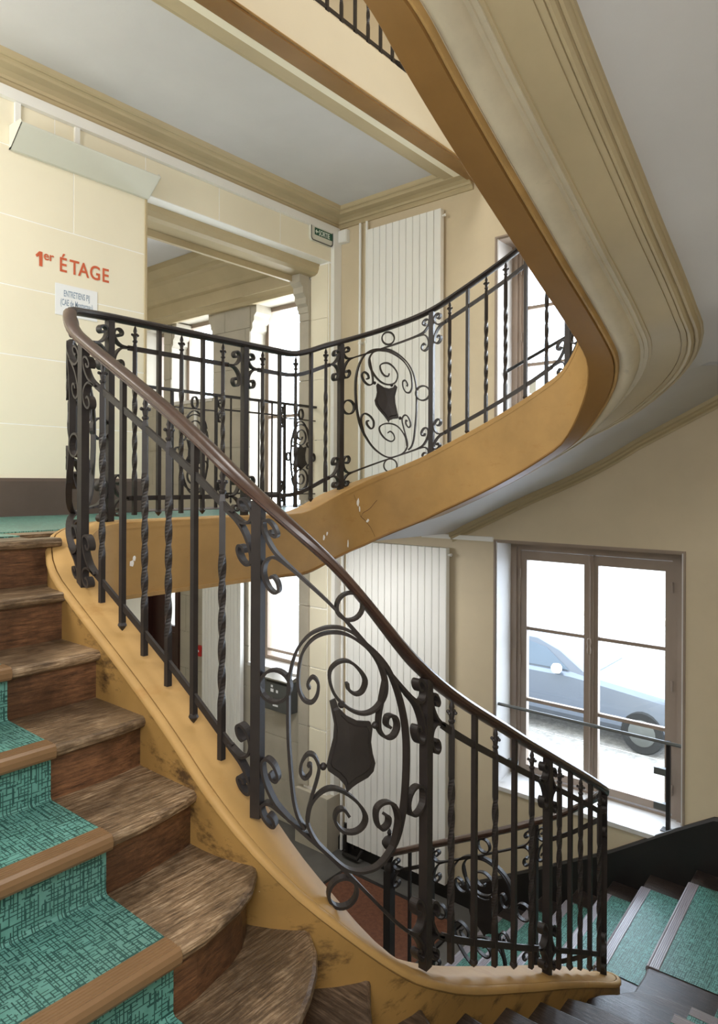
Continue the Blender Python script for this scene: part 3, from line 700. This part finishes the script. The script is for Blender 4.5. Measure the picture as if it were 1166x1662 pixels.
def panel(P, a, b, parent, mirror=False, rings=True):
    W = b-a
    X = lambda s: b-(s-2.8)/.75*W if mirror else a+(s-2.8)/.75*W
    for name, pts in CUR.items(): part(name, strip(P, catmull([(X(s), h) for s, h in pts], 4), .009, .026), 'iron', parent)
    for nm, h in (('top_bar', .868), ('bottom_bar', .085)):
        part(nm, strip(P, [(s, h) for s in steps_of(P, a+.10, b-.10, .03)], .010, .026), 'iron', parent)
    for d, s in ((1, a), (-1, b)): cluster(P, s, .868, d, parent, .85, 1.25); cluster(P, s, .085, d, parent, 1.25, .75)
    shield(P, [(X(s), h) for s, h in SHIELD], parent)
    for s, h in ((3.12, .592), (3.256, .647), (3.052, .342)): part('ball', MB().ball(P.pt(X(s), h), .012), 'iron', parent)
    if rings:
        ring(P, X(3.149), .926, .043, parent); ring(P, X(2.872), .456, .050, parent)
        ring(P, X(3.477), .540, .047, parent); ring(P, X(3.127), .010 if not mirror else .035, .046, parent)

lr = root('lower_stair_railing', 'dark iron railing with brown wooden handrail down the near ochre string to the floor', 'railing', LOW.pt(2.8))
SP = [LOW.find(1.80, 3.08), LOW.find(1.44, 2.66), LOW.find(1.44, 1.62), LOW.find(1.97, 1.33), LOW.find(2.955, 1.33), LOW.find(3.72, 1.352), LOW.find(3.95, 1.86), LOW.find(3.95, 2.62)]
for s in SP: post(LOW, s, lr)
handrail(LOW, 0.0, 1.24, 1.0, lr, 'iron', .050, .036)
handrail(LOW, 1.22, LOW.L-.03, 1.0, lr, 'rail', .056, .046)
bay(LOW, 0.02, SP[0], 'TPTPT', lr)
panel(LOW, SP[0], SP[1], lr)
bay(LOW, SP[1], SP[2], 'TPTTPT', lr)
panel(LOW, SP[2], SP[3], lr)
bay(LOW, SP[3], SP[4], 'TPTPT', lr)
bay(LOW, SP[4], SP[5], 'TPTPT', lr)
hbars(LOW, SP[5]+.1, SP[6]-.1, lr)
for d, s in ((1, SP[5]), (-1, SP[6])): cluster(LOW, s, BT, d, lr, .85, 1.15); cluster(LOW, s, BB, d, lr, 1.15, .85)
panel(LOW, SP[6], SP[7], lr)
hbars(LOW, SP[7]+.1, LOW.L-.10, lr); bar(LOW, SP[7]+.18, 'P', lr)
cluster(LOW, SP[7], BT, 1, lr, .85, 1.15); cluster(LOW, LOW.L-.02, BT, -1, lr, .85, 1.15)
# newel with turned finial at the foot
nb = LOW.pt(LOW.L)
nw = part('newel_post', MB().box(nb.x-.03, nb.x+.03, nb.y-.03, nb.y+.03, Z0, -2.80), 'iron', lr)
part('newel_finial', MB().lathe([(.036, -2.80), (.040, -2.77), (.030, -2.745), (.022, -2.73), (.030, -2.70), (.036, -2.685), (.024, -2.66), (.020, -2.645), (.040, -2.63), (.055, -2.605), (.056, -2.59), (.040, -2.565), (.018, -2.55), (.012, -2.54), (.018, -2.525), (.012, -2.508), (.002, -2.495)], (nb.x, nb.y, 0), 16), 'iron', nw)

ur = root('upper_stair_railing', 'black iron railing along the landing edge and up the flight before the upper radiator', 'railing', UPP.pt(1.0))
UPs = [0.0, UPP.find(3.50, 3.07), UPP.find(3.95, 2.63), UPP.find(3.95, 1.66)]
for s in UPs: post(UPP, s, ur)
handrail(UPP, 0, UPs[3]+.16, 1.0, ur, 'iron', .05, .036)
bay(UPP, 0, UPs[1], 'TPTPT', ur)
panel(UPP, UPs[1], UPs[2], ur, True)
bay(UPP, UPs[2], UPs[3], 'TPTTPT', ur)
for h in (BT, BB): cluster(UPP, UPs[3], h, 1, ur, 1, 1)

tr = root('top_landing_railing', 'iron railing with plain bars on the second floor landing edge, top of photo', 'railing', TOP.pt(1.5))
tp = [.02, 1.15, 2.30, 3.32]
for s in tp: post(TOP, s, tr)
handrail(TOP, 0, TOP.L, 1.0, tr, 'iron', .05, .036)
for a, b, n in ((tp[0], tp[1], 'TPTPTPT'), (tp[1], tp[2], 'TPTPTPT'), (tp[2], tp[3], 'TPTPT')): bay(TOP, a, b, n, tr)

hr = root('hall_balustrade', 'thin iron balustrade with two scrolled shield panels across the hall opening', 'railing', HALL.pt(1.0))
hp = [.02, .34, .80, 1.64, 2.09]
def small_panel(P, a, b, parent):
    c, W = (a+b)/2, (b-a)
    X = lambda u: c+u*W
    part('oval_band', strip(P, catmull([(X(.34*math.cos(t)), .47+.36*math.sin(t)) for t in [2*PI*i/20 for i in range(21)]], 2), .008, .02), 'iron', parent)
    for nm, k in (('top_spiral', 1), ('foot_spiral', -1)):
        part(nm, strip(P, catmull([(X(k*.30*math.cos(t*1.6)*(1-t/9.5)), .47+k*(.21+.13*math.sin(t*1.6)*(1-t/9.5))) for t in [i*.25 for i in range(32)]], 2), .008, .02), 'iron', parent)
    shield(P, [(X(u), v) for u, v in [(-.20, .58), (-.08, .565), (0, .59), (.08, .565), (.20, .58), (.15, .50), (.16, .44), (.22, .40), (.12, .375), (.04, .35), (0, .33), (-.04, .35), (-.12, .375), (-.22, .40), (-.16, .44), (-.15, .50)]], parent)
    for k in (-1, 1):
        for v, g_ in ((.60, 1), (.37, -1)):
            part('curl', strip(P, catmull([(X(k*.30), v+g_*.06), (X(k*.33), v), (X(k*.27), v-g_*.03), (X(k*.21), v), (X(k*.25), v+g_*.02)], 3), .008, .02), 'iron', parent)
    ring(P, c, .90, .030, parent, .05)
    for k in (-1, 1): ring(P, c+k*W*.42, .47, .028, parent, .04)
    for nm, h in (('top_bar', .955-.11), ('bottom_bar', .10)): part(nm, strip(P, [(a, h), (b, h)], .010, .02), 'iron', parent)
for s in hp[1:]: post(HALL, s, hr, 0, .985, .022)
part('handrail', strip(HALL, [(0.0, .985), (HALL.L-.0, .985)], .022, .04), 'iron', hr)
small_panel(HALL, hp[1]+.02, hp[2]-.02, hr)
small_panel(HALL, hp[3]+.02, hp[4]-.02, hr)
bay(HALL, hp[2], hp[3], 'PPPP', hr, .62)
# ------------------------------------------------------------------ windows and door
def sash(par, y0, y1, zs, x, fr=.055, dep=.05, glass_gap=0, ft=.06, fb=.10):
    """one casement leaf in the plane x (room side x), glass split by thin bars"""
    z0, z1 = zs[0], zs[-1]
    lf = part('sash', MB().box(x, x+dep, y0, y0+fr, z0, z1).box(x, x+dep, y1-fr, y1, z0, z1).box(x, x+dep, y0+fr, y1-fr, z0, z0+fb).box(x, x+dep, y0+fr, y1-fr, z1-ft, z1), 'frame', par)
    for z in zs[1:-1]: part('glazing_bar', MB().box(x+.008, x+dep-.008, y0+fr, y1-fr, z-.014, z+.014), 'frame', lf)
    for a, b in zip(zs, zs[1:]):
        part('pane', MB().box(x+.022, x+.026, y0+fr-.004, y1-fr+.004, a, b), 'glass', lf)
    return lf
def casement(name, y0, y1, z0, z1, bars, depth=.28):
    wn = sroot(name, (XF+depth, (y0+y1)/2, z0)); x = XF+depth; fl_, fr_, ym = .095, .15, y0+.786
    part('window_frame', MB().box(x, x+.09, y0, y0+fr_, z0, z1).box(x-.02, x, y0, y0+fr_-.04, z0, z1).box(x, x+.09, y1-fl_, y1, z0, z1).box(x-.02, x, y1-fl_+.03, y1, z0, z1).box(x, x+.09, y0+fr_, y1-fl_, z1-.09, z1).box(x-.02, x, y0+fr_-.04, y1-fl_+.03, z1-.06, z1).box(x, x+.09, y0+fr_, y1-fl_, z0, z0+.05), 'frame', wn)
    part('embrasure', MB().box(XF+.004, x, y1-.012, y1+.001, z0, z1).box(XF+.004, x, y0-.001, y0+.012, z0, z1), 'pale', wn)
    part('embrasure_head', MB().box(XF+.004, x, y0+.012, y1-.012, z1-.012, z1+.001), 'frame', wn)
    part('window_sill', MB().extr([(-.02, -.03), (-.02, .004), (depth, .03), (depth, -.03)], (XF, y0, z0), (XF, y1, z0), (1, 0, 0), (0, 0, 1)), 'pale', wn)
    sash(wn, y0+fr_, ym-.004, bars, x+.01, fb=.06, ft=.08); sash(wn, ym+.004, y1-fl_, bars, x+.01, fb=.06, ft=.08)
    ms = part('meeting_stile', MB().box(x-.012, x+.06, ym-.026, ym+.026, bars[0], bars[-1]), 'frame', wn)
    zc = z0+(z1-z0)*.60
    part('bolt_rod', MB().tube([(x-.025, ym, bars[0]+.05), (x-.025, ym, bars[-1])], .008, 8), 'frame', ms)
    part('bolt_handle', MB().lathe([(.004, -.07), (.014, -.06), (.018, -.03), (.010, 0), (.018, .03), (.014, .06), (.004, .07)], (x-.03, ym, zc), 10), 'frame', ms)
    for yy in (y0+fr_, y1-fl_):
        for f in (.12, .5, .86):
            part('hinge', MB().tube([(x-.008, yy, z0+(z1-z0)*f-.04), (x-.008, yy, z0+(z1-z0)*f+.04)], .009, 8), 'frame', wn)
    part('edge_trim', MB().box(XF-.008, XF+.02, y0-.015, y0, z0, z1+.015).box(XF-.008, XF+.02, y1, y1+.015, z0, z1+.015).box(XF-.008, XF+.02, y0, y1, z1, z1+.015), 'frame', wn)
    return wn
casement('window_1', 1.36, 2.87, -2.60, -.51, [-2.54, -1.91, -1.285, -.605])
casement('window_2', 1.36, 2.87, .47, 2.09, [.54, 1.03, 1.53, 2.00])
def hall_window(name, y0, y1, bars, mull=False):
    x = XF+.25; wn = sroot(name, (x, y0, bars[0]))
    part('window_frame', MB().box(x, x+.07, y0, y0+.05, bars[0], bars[-1]).box(x, x+.07, y1-.05, y1, bars[0], bars[-1]).box(x, x+.07, y0+.05, y1-.05, bars[-1]-.05, bars[-1]).box(x, x+.07, y0+.05, y1-.05, bars[0], bars[0]+.05), 'frame', wn)
    part('window_sill', MB().box(XF-.01, x, y0, y1, bars[0]-.03, bars[0]+.01), 'pale', wn)
    for z in bars[1:-1]: part('glazing_bar', MB().box(x+.01, x+.05, y0+.05, y1-.05, z-.016, z+.016), 'frame', wn)
    if mull:
        part('mullion', MB().box(x+.01, x+.05, y0+.52, y0+.55, bars[0]+.05, bars[-1]-.05), 'frame', wn)
    for a, b in zip(bars, bars[1:]): part('pane', MB().box(x+.028, x+.032, y0+.04, y1-.04, a, b), 'glass', wn)
hall_window('window_3', 5.23, 6.05, [-2.10, -1.98, -.6, .75, 2.03])
hall_window('window_4', 6.72, 7.58, [1.0, 2.05])
hall_window('window_5', 7.74, 8.20, [1.0, 2.02])
d1 = sroot('door_1', (XF, 7.74, Z0))
x = XF+.06
part('door_frame', MB().box(XF-.03, x+.1, 7.36, 7.43, Z0, -1.0).box(XF-.03, x+.1, 8.05, 8.12, Z0, -1.0).box(XF-.03, x+.1, 7.43, 8.05, -1.07, -1.0), 'door', d1)
dl = part('door_leaf', MB().box(x, x+.05, 7.43, 7.50, Z0+.01, -1.07).box(x, x+.05, 7.78, 8.05, Z0+.01, -1.07).box(x, x+.05, 7.50, 7.78, Z0+.01, -1.90).box(x, x+.05, 7.50, 7.78, -1.14, -1.07), 'door', d1)
for a, b in ((-2.35, -1.98), (-2.85, -2.45), (-3.6, -2.95)):
    part('door_panel', MB().box(x-.015, x, 7.52, 7.76, a, b), 'door', dl)
part('pane', MB().box(x+.02, x+.025, 7.49, 7.79, -1.91, -1.13), 'glass', dl)

# guard bars in the two stair windows
wg = root('window_guard', 'thin dark safety bar with black post and clear sheet across lower window', 'guard rail', (XF+.1, 2.1, -2.6))
part('guard_bar', MB().tube([(XF+.04, 1.37, -1.915), (XF+.04, 2.86, -1.915)], .013, 10), 'grey', wg)
part('guard_post', MB().box(XF+.10, XF+.128, 1.475, 1.503, -2.585, -1.925), 'black', wg)
part('post_foot', MB().box(XF+.07, XF+.158, 1.445, 1.533, -2.597, -2.582), 'black', wg)
part('clear_sheet', MB().box(XF+.112, XF+.116, 1.53, 2.80, -2.50, -2.08), 'glass', wg)
for y, s in ((1.503, 1), (2.80, -1)):
    for z in (-2.42, -2.16): part('clamp', MB().box(XF+.095, XF+.135, y, y+s*.085, z-.025, z+.025), 'grey', wg)
wg2 = root('window_guard', 'sloping black bar and clear sheet across the upper stair window', 'guard rail', (XF+.1, 2.1, .8))
part('guard_bar', MB().tube([(XF+.16, 2.862, .90), (XF+.09, 2.82, .955), (XF+.09, 1.40, 1.56), (XF+.16, 1.37, 1.60)], .014, 10), 'black', wg2)
part('clear_sheet', MB().box(XF+.112, XF+.116, 1.50, 2.62, .55, .86), 'glass', wg2)
for z in (.60, .80):
    for y in (2.58, 1.54): part('clamp', MB().box(XF+.095, XF+.135, y-.03, y+.03, z-.05, z+.05), 'offwhite', wg2)

# ------------------------------------------------------------------ radiators, pipes, ducts, lamp, sign, writing
def radiator(name, label, y0, y1, z0, z1, n, group='panel radiators'):
    r = root(name, label, 'radiator', (XF-.06, (y0+y1)/2, z0), group); w_ = (y1-y0)/n
    for i in range(n):
        a, b = y0+i*w_+.0022, y0+(i+1)*w_-.0022
        part('panel', MB().extr([(XF-.035, a), (XF-.085, a), (XF-.089, a+.006), (XF-.089, b-.006), (XF-.085, b), (XF-.035, b)], (0, 0, z0), (0, 0, z1), (1, 0, 0), (0, 1, 0)), 'white', r)
    part('header', MB().box(XF-.06, XF-.04, y0+.01, y1-.01, z1-.09, z1-.03).box(XF-.06, XF-.04, y0+.01, y1-.01, z0+.03, z0+.09), 'offwhite', r)
    part('bracket', MB().box(XF-.05, XF-.002, y0+.1, y0+.14, z1-.3, z1-.26).box(XF-.05, XF-.002, y1-.14, y1-.1, z1-.3, z1-.26), 'offwhite', r)
    part('bleed_valve', MB().tube([(XF-.06, y0, z1-.06), (XF-.06, y0-.03, z1-.06)], .009, 8).tube([(XF-.06, y0-.022, z1-.06), (XF-.06, y0-.035, z1-.06)], .014, 8), 'white', r)
    return r
radiator('panel_radiator', 'tall white slatted radiator on the tan wall above the landing, beside the pipes', 3.385, 4.24, -.10, 2.455, 11)
radiator('panel_radiator', 'tall white slatted radiator left of the lower window, below the flight', 3.31, 4.47, -3.60, -.595, 15)
radiator('panel_radiator', 'narrow white slatted radiator on the hall pier, seen under the landing edge', 6.09, 6.80, -3.35, -1.0, 12)
for y, q in ((4.36, 'left'), (4.275, 'right')):
    hp_ = root('heating_pipe', 'thin white vertical heating pipe left of the upper radiator, %s of the two' % q, 'pipe', (XF-.05, y, Z1), 'upper heating pipes')
    part('pipe_run', MB().tube([(XF-.045, y, Z1), (XF-.045, y, 2.56)], .0135, 10), 'white', hp_)
    part('pipe_joint', MB().tube([(XF-.045, y, .92+(.04 if q == 'left' else 0)), (XF-.045, y, .99+(.04 if q == 'left' else 0))], .018, 10), 'white', hp_)
    part('pipe_clip', MB().box(XF-.05, XF, y-.012, y+.012, 1.36, 1.385).tube([(XF-.045, y, 1.36), (XF-.045, y, 1.385)], .019, 10), 'white', hp_)
for y, q in ((4.575, 'left'), (4.51, 'right')):
    hp_ = root('heating_pipe', 'cream vertical heating pipe beside the lower radiator, %s of the two' % q, 'pipe', (XF-.05, y, Z0), 'lower heating pipes')
    part('pipe_run', MB().tube([(XF-.045, y, Z0+.02), (XF-.045, y, -.63)], .016, 10), 'white', hp_)
    part('pipe_joint', MB().tube([(XF-.045, y, -1.12), (XF-.045, y, -1.06)], .021, 10), 'white', hp_)
ct = root('cable_trunking', 'white square cable duct running below the ceiling and down the corner', 'cable duct', (3, YW, 2.56))
part('duct_run', MB().box(XL+.01, XF-.02, YW-.04, YW-.001, 2.505, 2.578), 'white', ct)
for xx in (2.06, 2.475): part('duct_drop', MB().box(xx-.018, xx+.018, YW-.022, YW, 2.28, 2.506), 'white', ct)
part('duct_corner', MB().box(5.187, XF-.002, YW-.045, YW-.001, Z1+.02, 2.505), 'white', ct)
cl2 = root('cable_trunking', 'white vertical cable duct in the corner of the ground floor', 'cable duct', (5.25, YW, Z0))
part('duct_corner', MB().box(5.21, XF-.002, YW-.05, YW-.001, Z0, -.62), 'white', cl2)
cl3 = root('cable_trunking', 'short white duct above the lower window on the tan wall', 'cable duct', (XF, 3.0, -.5))
part('duct_run', MB().box(XF-.03, XF, 2.885, 3.62, -.515, -.475), 'white', cl3)
jb = root('junction_box', 'small white square box in the corner beside the exit sign', 'electric box', (XF-.03, 4.6, 2.40))
part('box_body', MB().box(XF-.05, XF-.001, 4.535, 4.645, 2.42, 2.545), 'white', jb)
part('box_lid', MB().extr([(4.54, 2.425), (4.64, 2.425), (4.64, 2.54), (4.54, 2.54)], (XF-.058, 0, 0), (XF-.05, 0, 0), (0, 1, 0), (0, 0, 1)), 'white', jb)
lp = root('wall_uplighter', 'long pale wedge-shaped wall light fixed above the red lettering', 'wall light', (2.5, YW-.1, 2.25))
A_, B_, C_ = (0, 2.325), (-.19, 2.30), (-.03, 2.178)
part('shade', MB().extr([(-.002, 2.178), C_, B_, (-.19, 2.306), (-.18, 2.306), (-.03, 2.19), (-.002, 2.19)], (2.01, YW, 0), (3.05, YW, 0), (0, 1, 0), (0, 0, 1)), 'offwhite', lp)
for xx in (2.01, 3.046): part('end_plate', MB().extr([(-.002, 2.178), C_, B_, (-.17, 2.33), (-.002, 2.34)], (xx, YW, 0), (xx+.004, YW, 0), (0, 1, 0), (0, 0, 1)), 'offwhite', lp)
def text(name, s, size, mat, parent, loc, rot, sx=1, ext=.0008, weight=0, align='LEFT'):
    c = bpy.data.curves.new(name, 'FONT'); c.body = s; c.size = size; c.extrude = ext; c.align_x = align; c.offset = weight
    o = bpy.data.objects.new(name, c); COL.objects.link(o); bpy.context.view_layer.update()
    me = bpy.data.meshes.new_from_object(o.evaluated_get(bpy.context.evaluated_depsgraph_get())); bpy.data.objects.remove(o)
    me.materials.clear(); me.materials.append(M[mat])
    o = bpy.data.objects.new(name, me); COL.objects.link(o); o.scale = (sx, 1, 1)
    o.rotation_euler = rot
    if parent is not None: o.parent = parent; o.location = Vector(loc)-parent.location
    else: o.location = loc
    return o
RW = (PI/2, 0, 0)      # facing the stairs from the landing wall
le = root('floor_lettering', 'red painted words 1er ÉTAGE on the cream wall', 'lettering', (2.2, YW-.003, 1.46))
part('lettering_number', MB().extr([(2.188, 1.532), (2.214, 1.562), (2.236, 1.562), (2.236, 1.462), (2.214, 1.462), (2.214, 1.533), (2.199, 1.518)], (0, YW-.0026, 0), (0, YW-.0014, 0), (1, 0, 0), (0, 0, 1)), 'red', le)
text('lettering_suffix', 'er', .088, 'red', le, (2.243, YW-.002, 1.515), RW, .95, .0006, .0012)
wd = [('É', 2.352), ('T', 2.43), ('A', 2.495), ('G', 2.58), ('E', 2.675)]
for ch, xx in wd: text('lettering_letter', ch, .142, 'red', le, (xx, YW-.002, 1.462), RW, .84, .0006, .0018)
no = root('paper_notice', 'white paper notice taped on the wall under the red lettering', 'notice', (2.48, YW, 1.16))
part('sheet', MB().box(2.325, 2.64, YW-.004, YW-.002, 1.155, 1.374), 'paper', no)
text('notice_line', 'ENTRETIENS PIJ', .062, 'ink', no, (2.484, YW-.0045, 1.291), RW, .46, .0002, .0010, 'CENTER')
text('notice_line', '(CAE de Monternau)', .062, 'ink', no, (2.484, YW-.0045, 1.228), RW, .46, .0002, .0010, 'CENTER')
es = root('exit_sign', 'small green-lettered exit sign in the lintel corner under the white duct', 'exit sign', (5.02, YW, 2.36))
def rr(x0, x1, z0, z1, r, n=5):
    out = []
    for cx, cz, a in ((x1-r, z1-r, 0), (x0+r, z1-r, PI/2), (x0+r, z0+r, PI), (x1-r, z0+r, 1.5*PI)):
        out += [(cx+r*math.cos(a+PI/2*i/n), cz+r*math.sin(a+PI/2*i/n)) for i in range(n+1)]
    return out
part('sign_case', MB().extr(rr(4.862, 5.182, 2.362, 2.54, .035), (0, YW-.03, 0), (0, YW, 0), (1, 0, 0), (0, 0, 1)), 'offwhite', es)
part('sign_rim', MB().rows([[(px, YW-.0305, pz) for px, pz in rr(4.862, 5.182, 2.362, 2.54, .035)], [(px, YW-.035, pz) for px, pz in rr(4.866, 5.178, 2.366, 2.536, .033)], [(px, YW-.0305, pz) for px, pz in rr(4.874, 5.170, 2.374, 2.528, .028)]], True, False, True), 'grey', es)
part('sign_band', MB().box(4.915, 5.172, YW-.0325, YW-.0302, 2.425, 2.495), 'green', es)
text('sign_text', 'SORTIE', .070, 'signtext', es, (4.972, YW-.0335, 2.434), RW, .70, .0002, .0018)
part('sign_arrow', MB().extr([(4.922, 2.46), (4.942, 2.437), (4.942, 2.454), (4.964, 2.454), (4.964, 2.466), (4.942, 2.466), (4.942, 2.483)], (0, YW-.0345, 0), (0, YW-.0327, 0), (1, 0, 0), (0, 0, 1)), 'signtext', es)

# ------------------------------------------------------------------ ground hall: mailbox, alarm, mat, hall pilaster trims
mb_ = root('wall_letterbox', 'dark grey metal letterbox on the stone wall under the hall window', 'letterbox', (XF-.06, 5.44, -2.5))
part('box_body', MB().box(XF-.13, XF-.001, 5.25, 5.63, -2.50, -2.16), 'grey', mb_)
part('box_lid', MB().extr([(XF-.15, -2.165), (XF-.15, -2.15), (XF, -2.11), (XF, -2.165)], (0, 5.24, 0), (0, 5.64, 0), (1, 0, 0), (0, 0, 1)), 'chrome', mb_)
part('slot', MB().box(XF-.133, XF-.129, 5.28, 5.60, -2.20, -2.175), 'black', mb_)
for y0, y1, a, b in ((5.50, 5.53, -2.25, -2.225), (5.49, 5.535, -2.30, -2.265), (5.42, 5.50, -2.45, -2.43), (5.42, 5.45, -2.30, -2.27)): part('sticker', MB().box(XF-.132, XF-.129, y0, y1, a, b), 'paper', mb_)
al = root('fire_alarm', 'small red fire alarm call point left of the hall radiator', 'fire alarm', (XF-.03, 6.92, -2.1))
part('alarm_case', MB().extr(rr(6.86, 6.98, -2.16, -2.04, .012, 3), (XF-.05, 0, 0), (XF, 0, 0), (0, 1, 0), (0, 0, 1)), 'alarm', al)
part('alarm_window', MB().box(XF-.053, XF-.049, 6.905, 6.935, -2.11, -2.085), 'paper', al)
hpp = root('heating_pipe', 'white vertical pipe beside the red fire alarm in the hall', 'pipe', (XF-.04, 7.0, Z0))
part('pipe_run', MB().tube([(XF-.02, 7.03, Z0), (XF-.02, 7.03, .9)], .022, 10), 'white', hpp)
dm = root('door_mat', 'large brown coir mat on the ground floor beside the newel post', 'mat', (4.5, 3.6, Z0))
part('mat_pile', MB().box(4.02, 5.0, 3.06, 4.3, Z0, Z0+.016), 'mat', dm)
part('mat_rim', MB().box(3.98, 5.04, 3.03, 3.06, Z0, Z0+.018).box(3.98, 5.04, 4.3, 4.33, Z0, Z0+.018).box(3.98, 4.02, 3.06, 4.3, Z0, Z0+.018).box(5.0, 5.04, 3.06, 4.3, Z0, Z0+.018), 'black', dm)
pv = root('pipe_valves', 'black pipe fittings on the floor at the foot of the lower radiator', 'pipe fitting', (XF-.1, 4.4, Z0))
part('valve', MB().tube([(XF-.06, 4.50, Z0+.03), (XF-.06, 4.50, Z0+.32)], .024, 8).tube([(XF-.06, 4.40, Z0+.10), (XF-.06, 4.40, Z0+.38)], .022, 8), 'black', pv)
part('pipe_bend', MB().tube([(XF-.06, 4.50, Z0+.05), (XF-.12, 4.48, Z0+.04), (XF-.12, 4.30, Z0+.05), (XF-.07, 4.28, Z0+.12)], .02, 8), 'black', pv)

# ------------------------------------------------------------------ outside: yard and the parked car
ZG = -3.95
struct('ground_yard', MB().box(XF+.5, 60, -40, 50, ZG-.2, ZG), 'gravel')
hd = struct('ground_kerb', MB().box(20.0, 20.3, -20, 30, ZG, ZG+.14), 'stone')
car = root('parked_car', 'dark blue saloon car parked outside the lower window', 'car', (11.2, 4.6, ZG))
st_ = [(2.35, .42, .70, .72, .62), (2.45, .30, .74, .82, .74), (2.75, .26, .80, .88, .82), (3.4, .25, .88, .90, .84), (4.05, .25, .96, .90, .86), (4.3, .25, .98, .90, .86), (5.2, .25, .98, .90, .86), (6.0, .25, .98, .90, .86), (6.5, .28, .98, .88, .84), (6.75, .34, .94, .84, .78), (6.85, .5, .86, .78, .72)]
rows = []
for y, lo, hi, w0, w1 in st_:
    cx = 11.2; hp2 = [(-w0*.9, lo), (-w0, lo+.1), (-w0, lo+(hi-lo)*.5), (-w1, hi-.06), (-w1+.08, hi), (w1-.08, hi), (w1, hi-.06), (w0, lo+(hi-lo)*.5), (w0, lo+.1), (w0*.9, lo)]
    rows.append([(cx+a, y, ZG+b) for a, b in hp2])
part('body', MB().rows(rows, True, True, True), 'car', car)
rows = []
for y, t, w0, w1 in ((4.02, .97, .80, .78), (4.55, 1.28, .80, .66), (4.95, 1.42, .80, .62), (5.6, 1.45, .80, .60), (6.1, 1.38, .80, .60), (6.62, .97, .78, .70)):
    rows.append([(11.2+a, y, ZG+b) for a, b in ((-w0, .94), (-w1, t-.03), (-w1+.10, t), (w1-.10, t), (w1, t-.03), (w0, .94))])
part('cabin', MB().rows(rows, True, True, True), 'car', car)
def side_glass(pts):
    f = []
    for o in (-.006, .006): f.append([(11.2-(.80-(z-.94)*.385)-.012+o, y, ZG+z) for y, z in pts])
    return MB().rows(f, True, True, False)
part('side_window', side_glass([(4.35, 1.0), (4.42, 1.05), (4.78, 1.28), (5.22, 1.36), (5.22, 1.0)]), 'carglass', car)
part('side_window', side_glass([(5.28, 1.0), (5.28, 1.365), (5.75, 1.36), (6.2, 1.2), (6.35, 1.0)]), 'carglass', car)
mi = part('wing_mirror', MB().lathe([(.01, -.075), (.06, -.06), (.085, -.02), (.085, .03), (.06, .07), (.01, .08)], (10.30, 4.50, ZG+1.02), 12), 'offwhite', car)
part('mirror_arm', MB().tube([(10.45, 4.48, ZG+.94), (10.33, 4.50, ZG+.98)], .02, 6), 'car', mi)
for y in (3.2, 5.9):
    for sx in (-1, 1):
        c = (11.2+sx*.80, y, ZG+.31)
        wv = part('wheel', MB().rows([[(c[0]+dx, c[1]+r*math.cos(2*PI*i/24), c[2]+r*math.sin(2*PI*i/24)) for i in range(24)] for dx, r in ((-.11, .2), (-.11, .29), (-.08, .31), (.08, .31), (.11, .29), (.11, .2))], True, True, True), 'tyre', car)
        part('rim', MB().rows([[(c[0]+sx*dx, c[1]+r*math.cos(2*PI*i/24), c[2]+r*math.sin(2*PI*i/24)) for i in range(24)] for dx, r in ((.105, .20), (.118, .18), (.115, .05), (.12, .03), (.12, .001))], True, True, True), 'grey', wv)
part('headlamp', MB().ball((10.62, 2.56, ZG+.66), .09, 10, 8), 'glass', car)
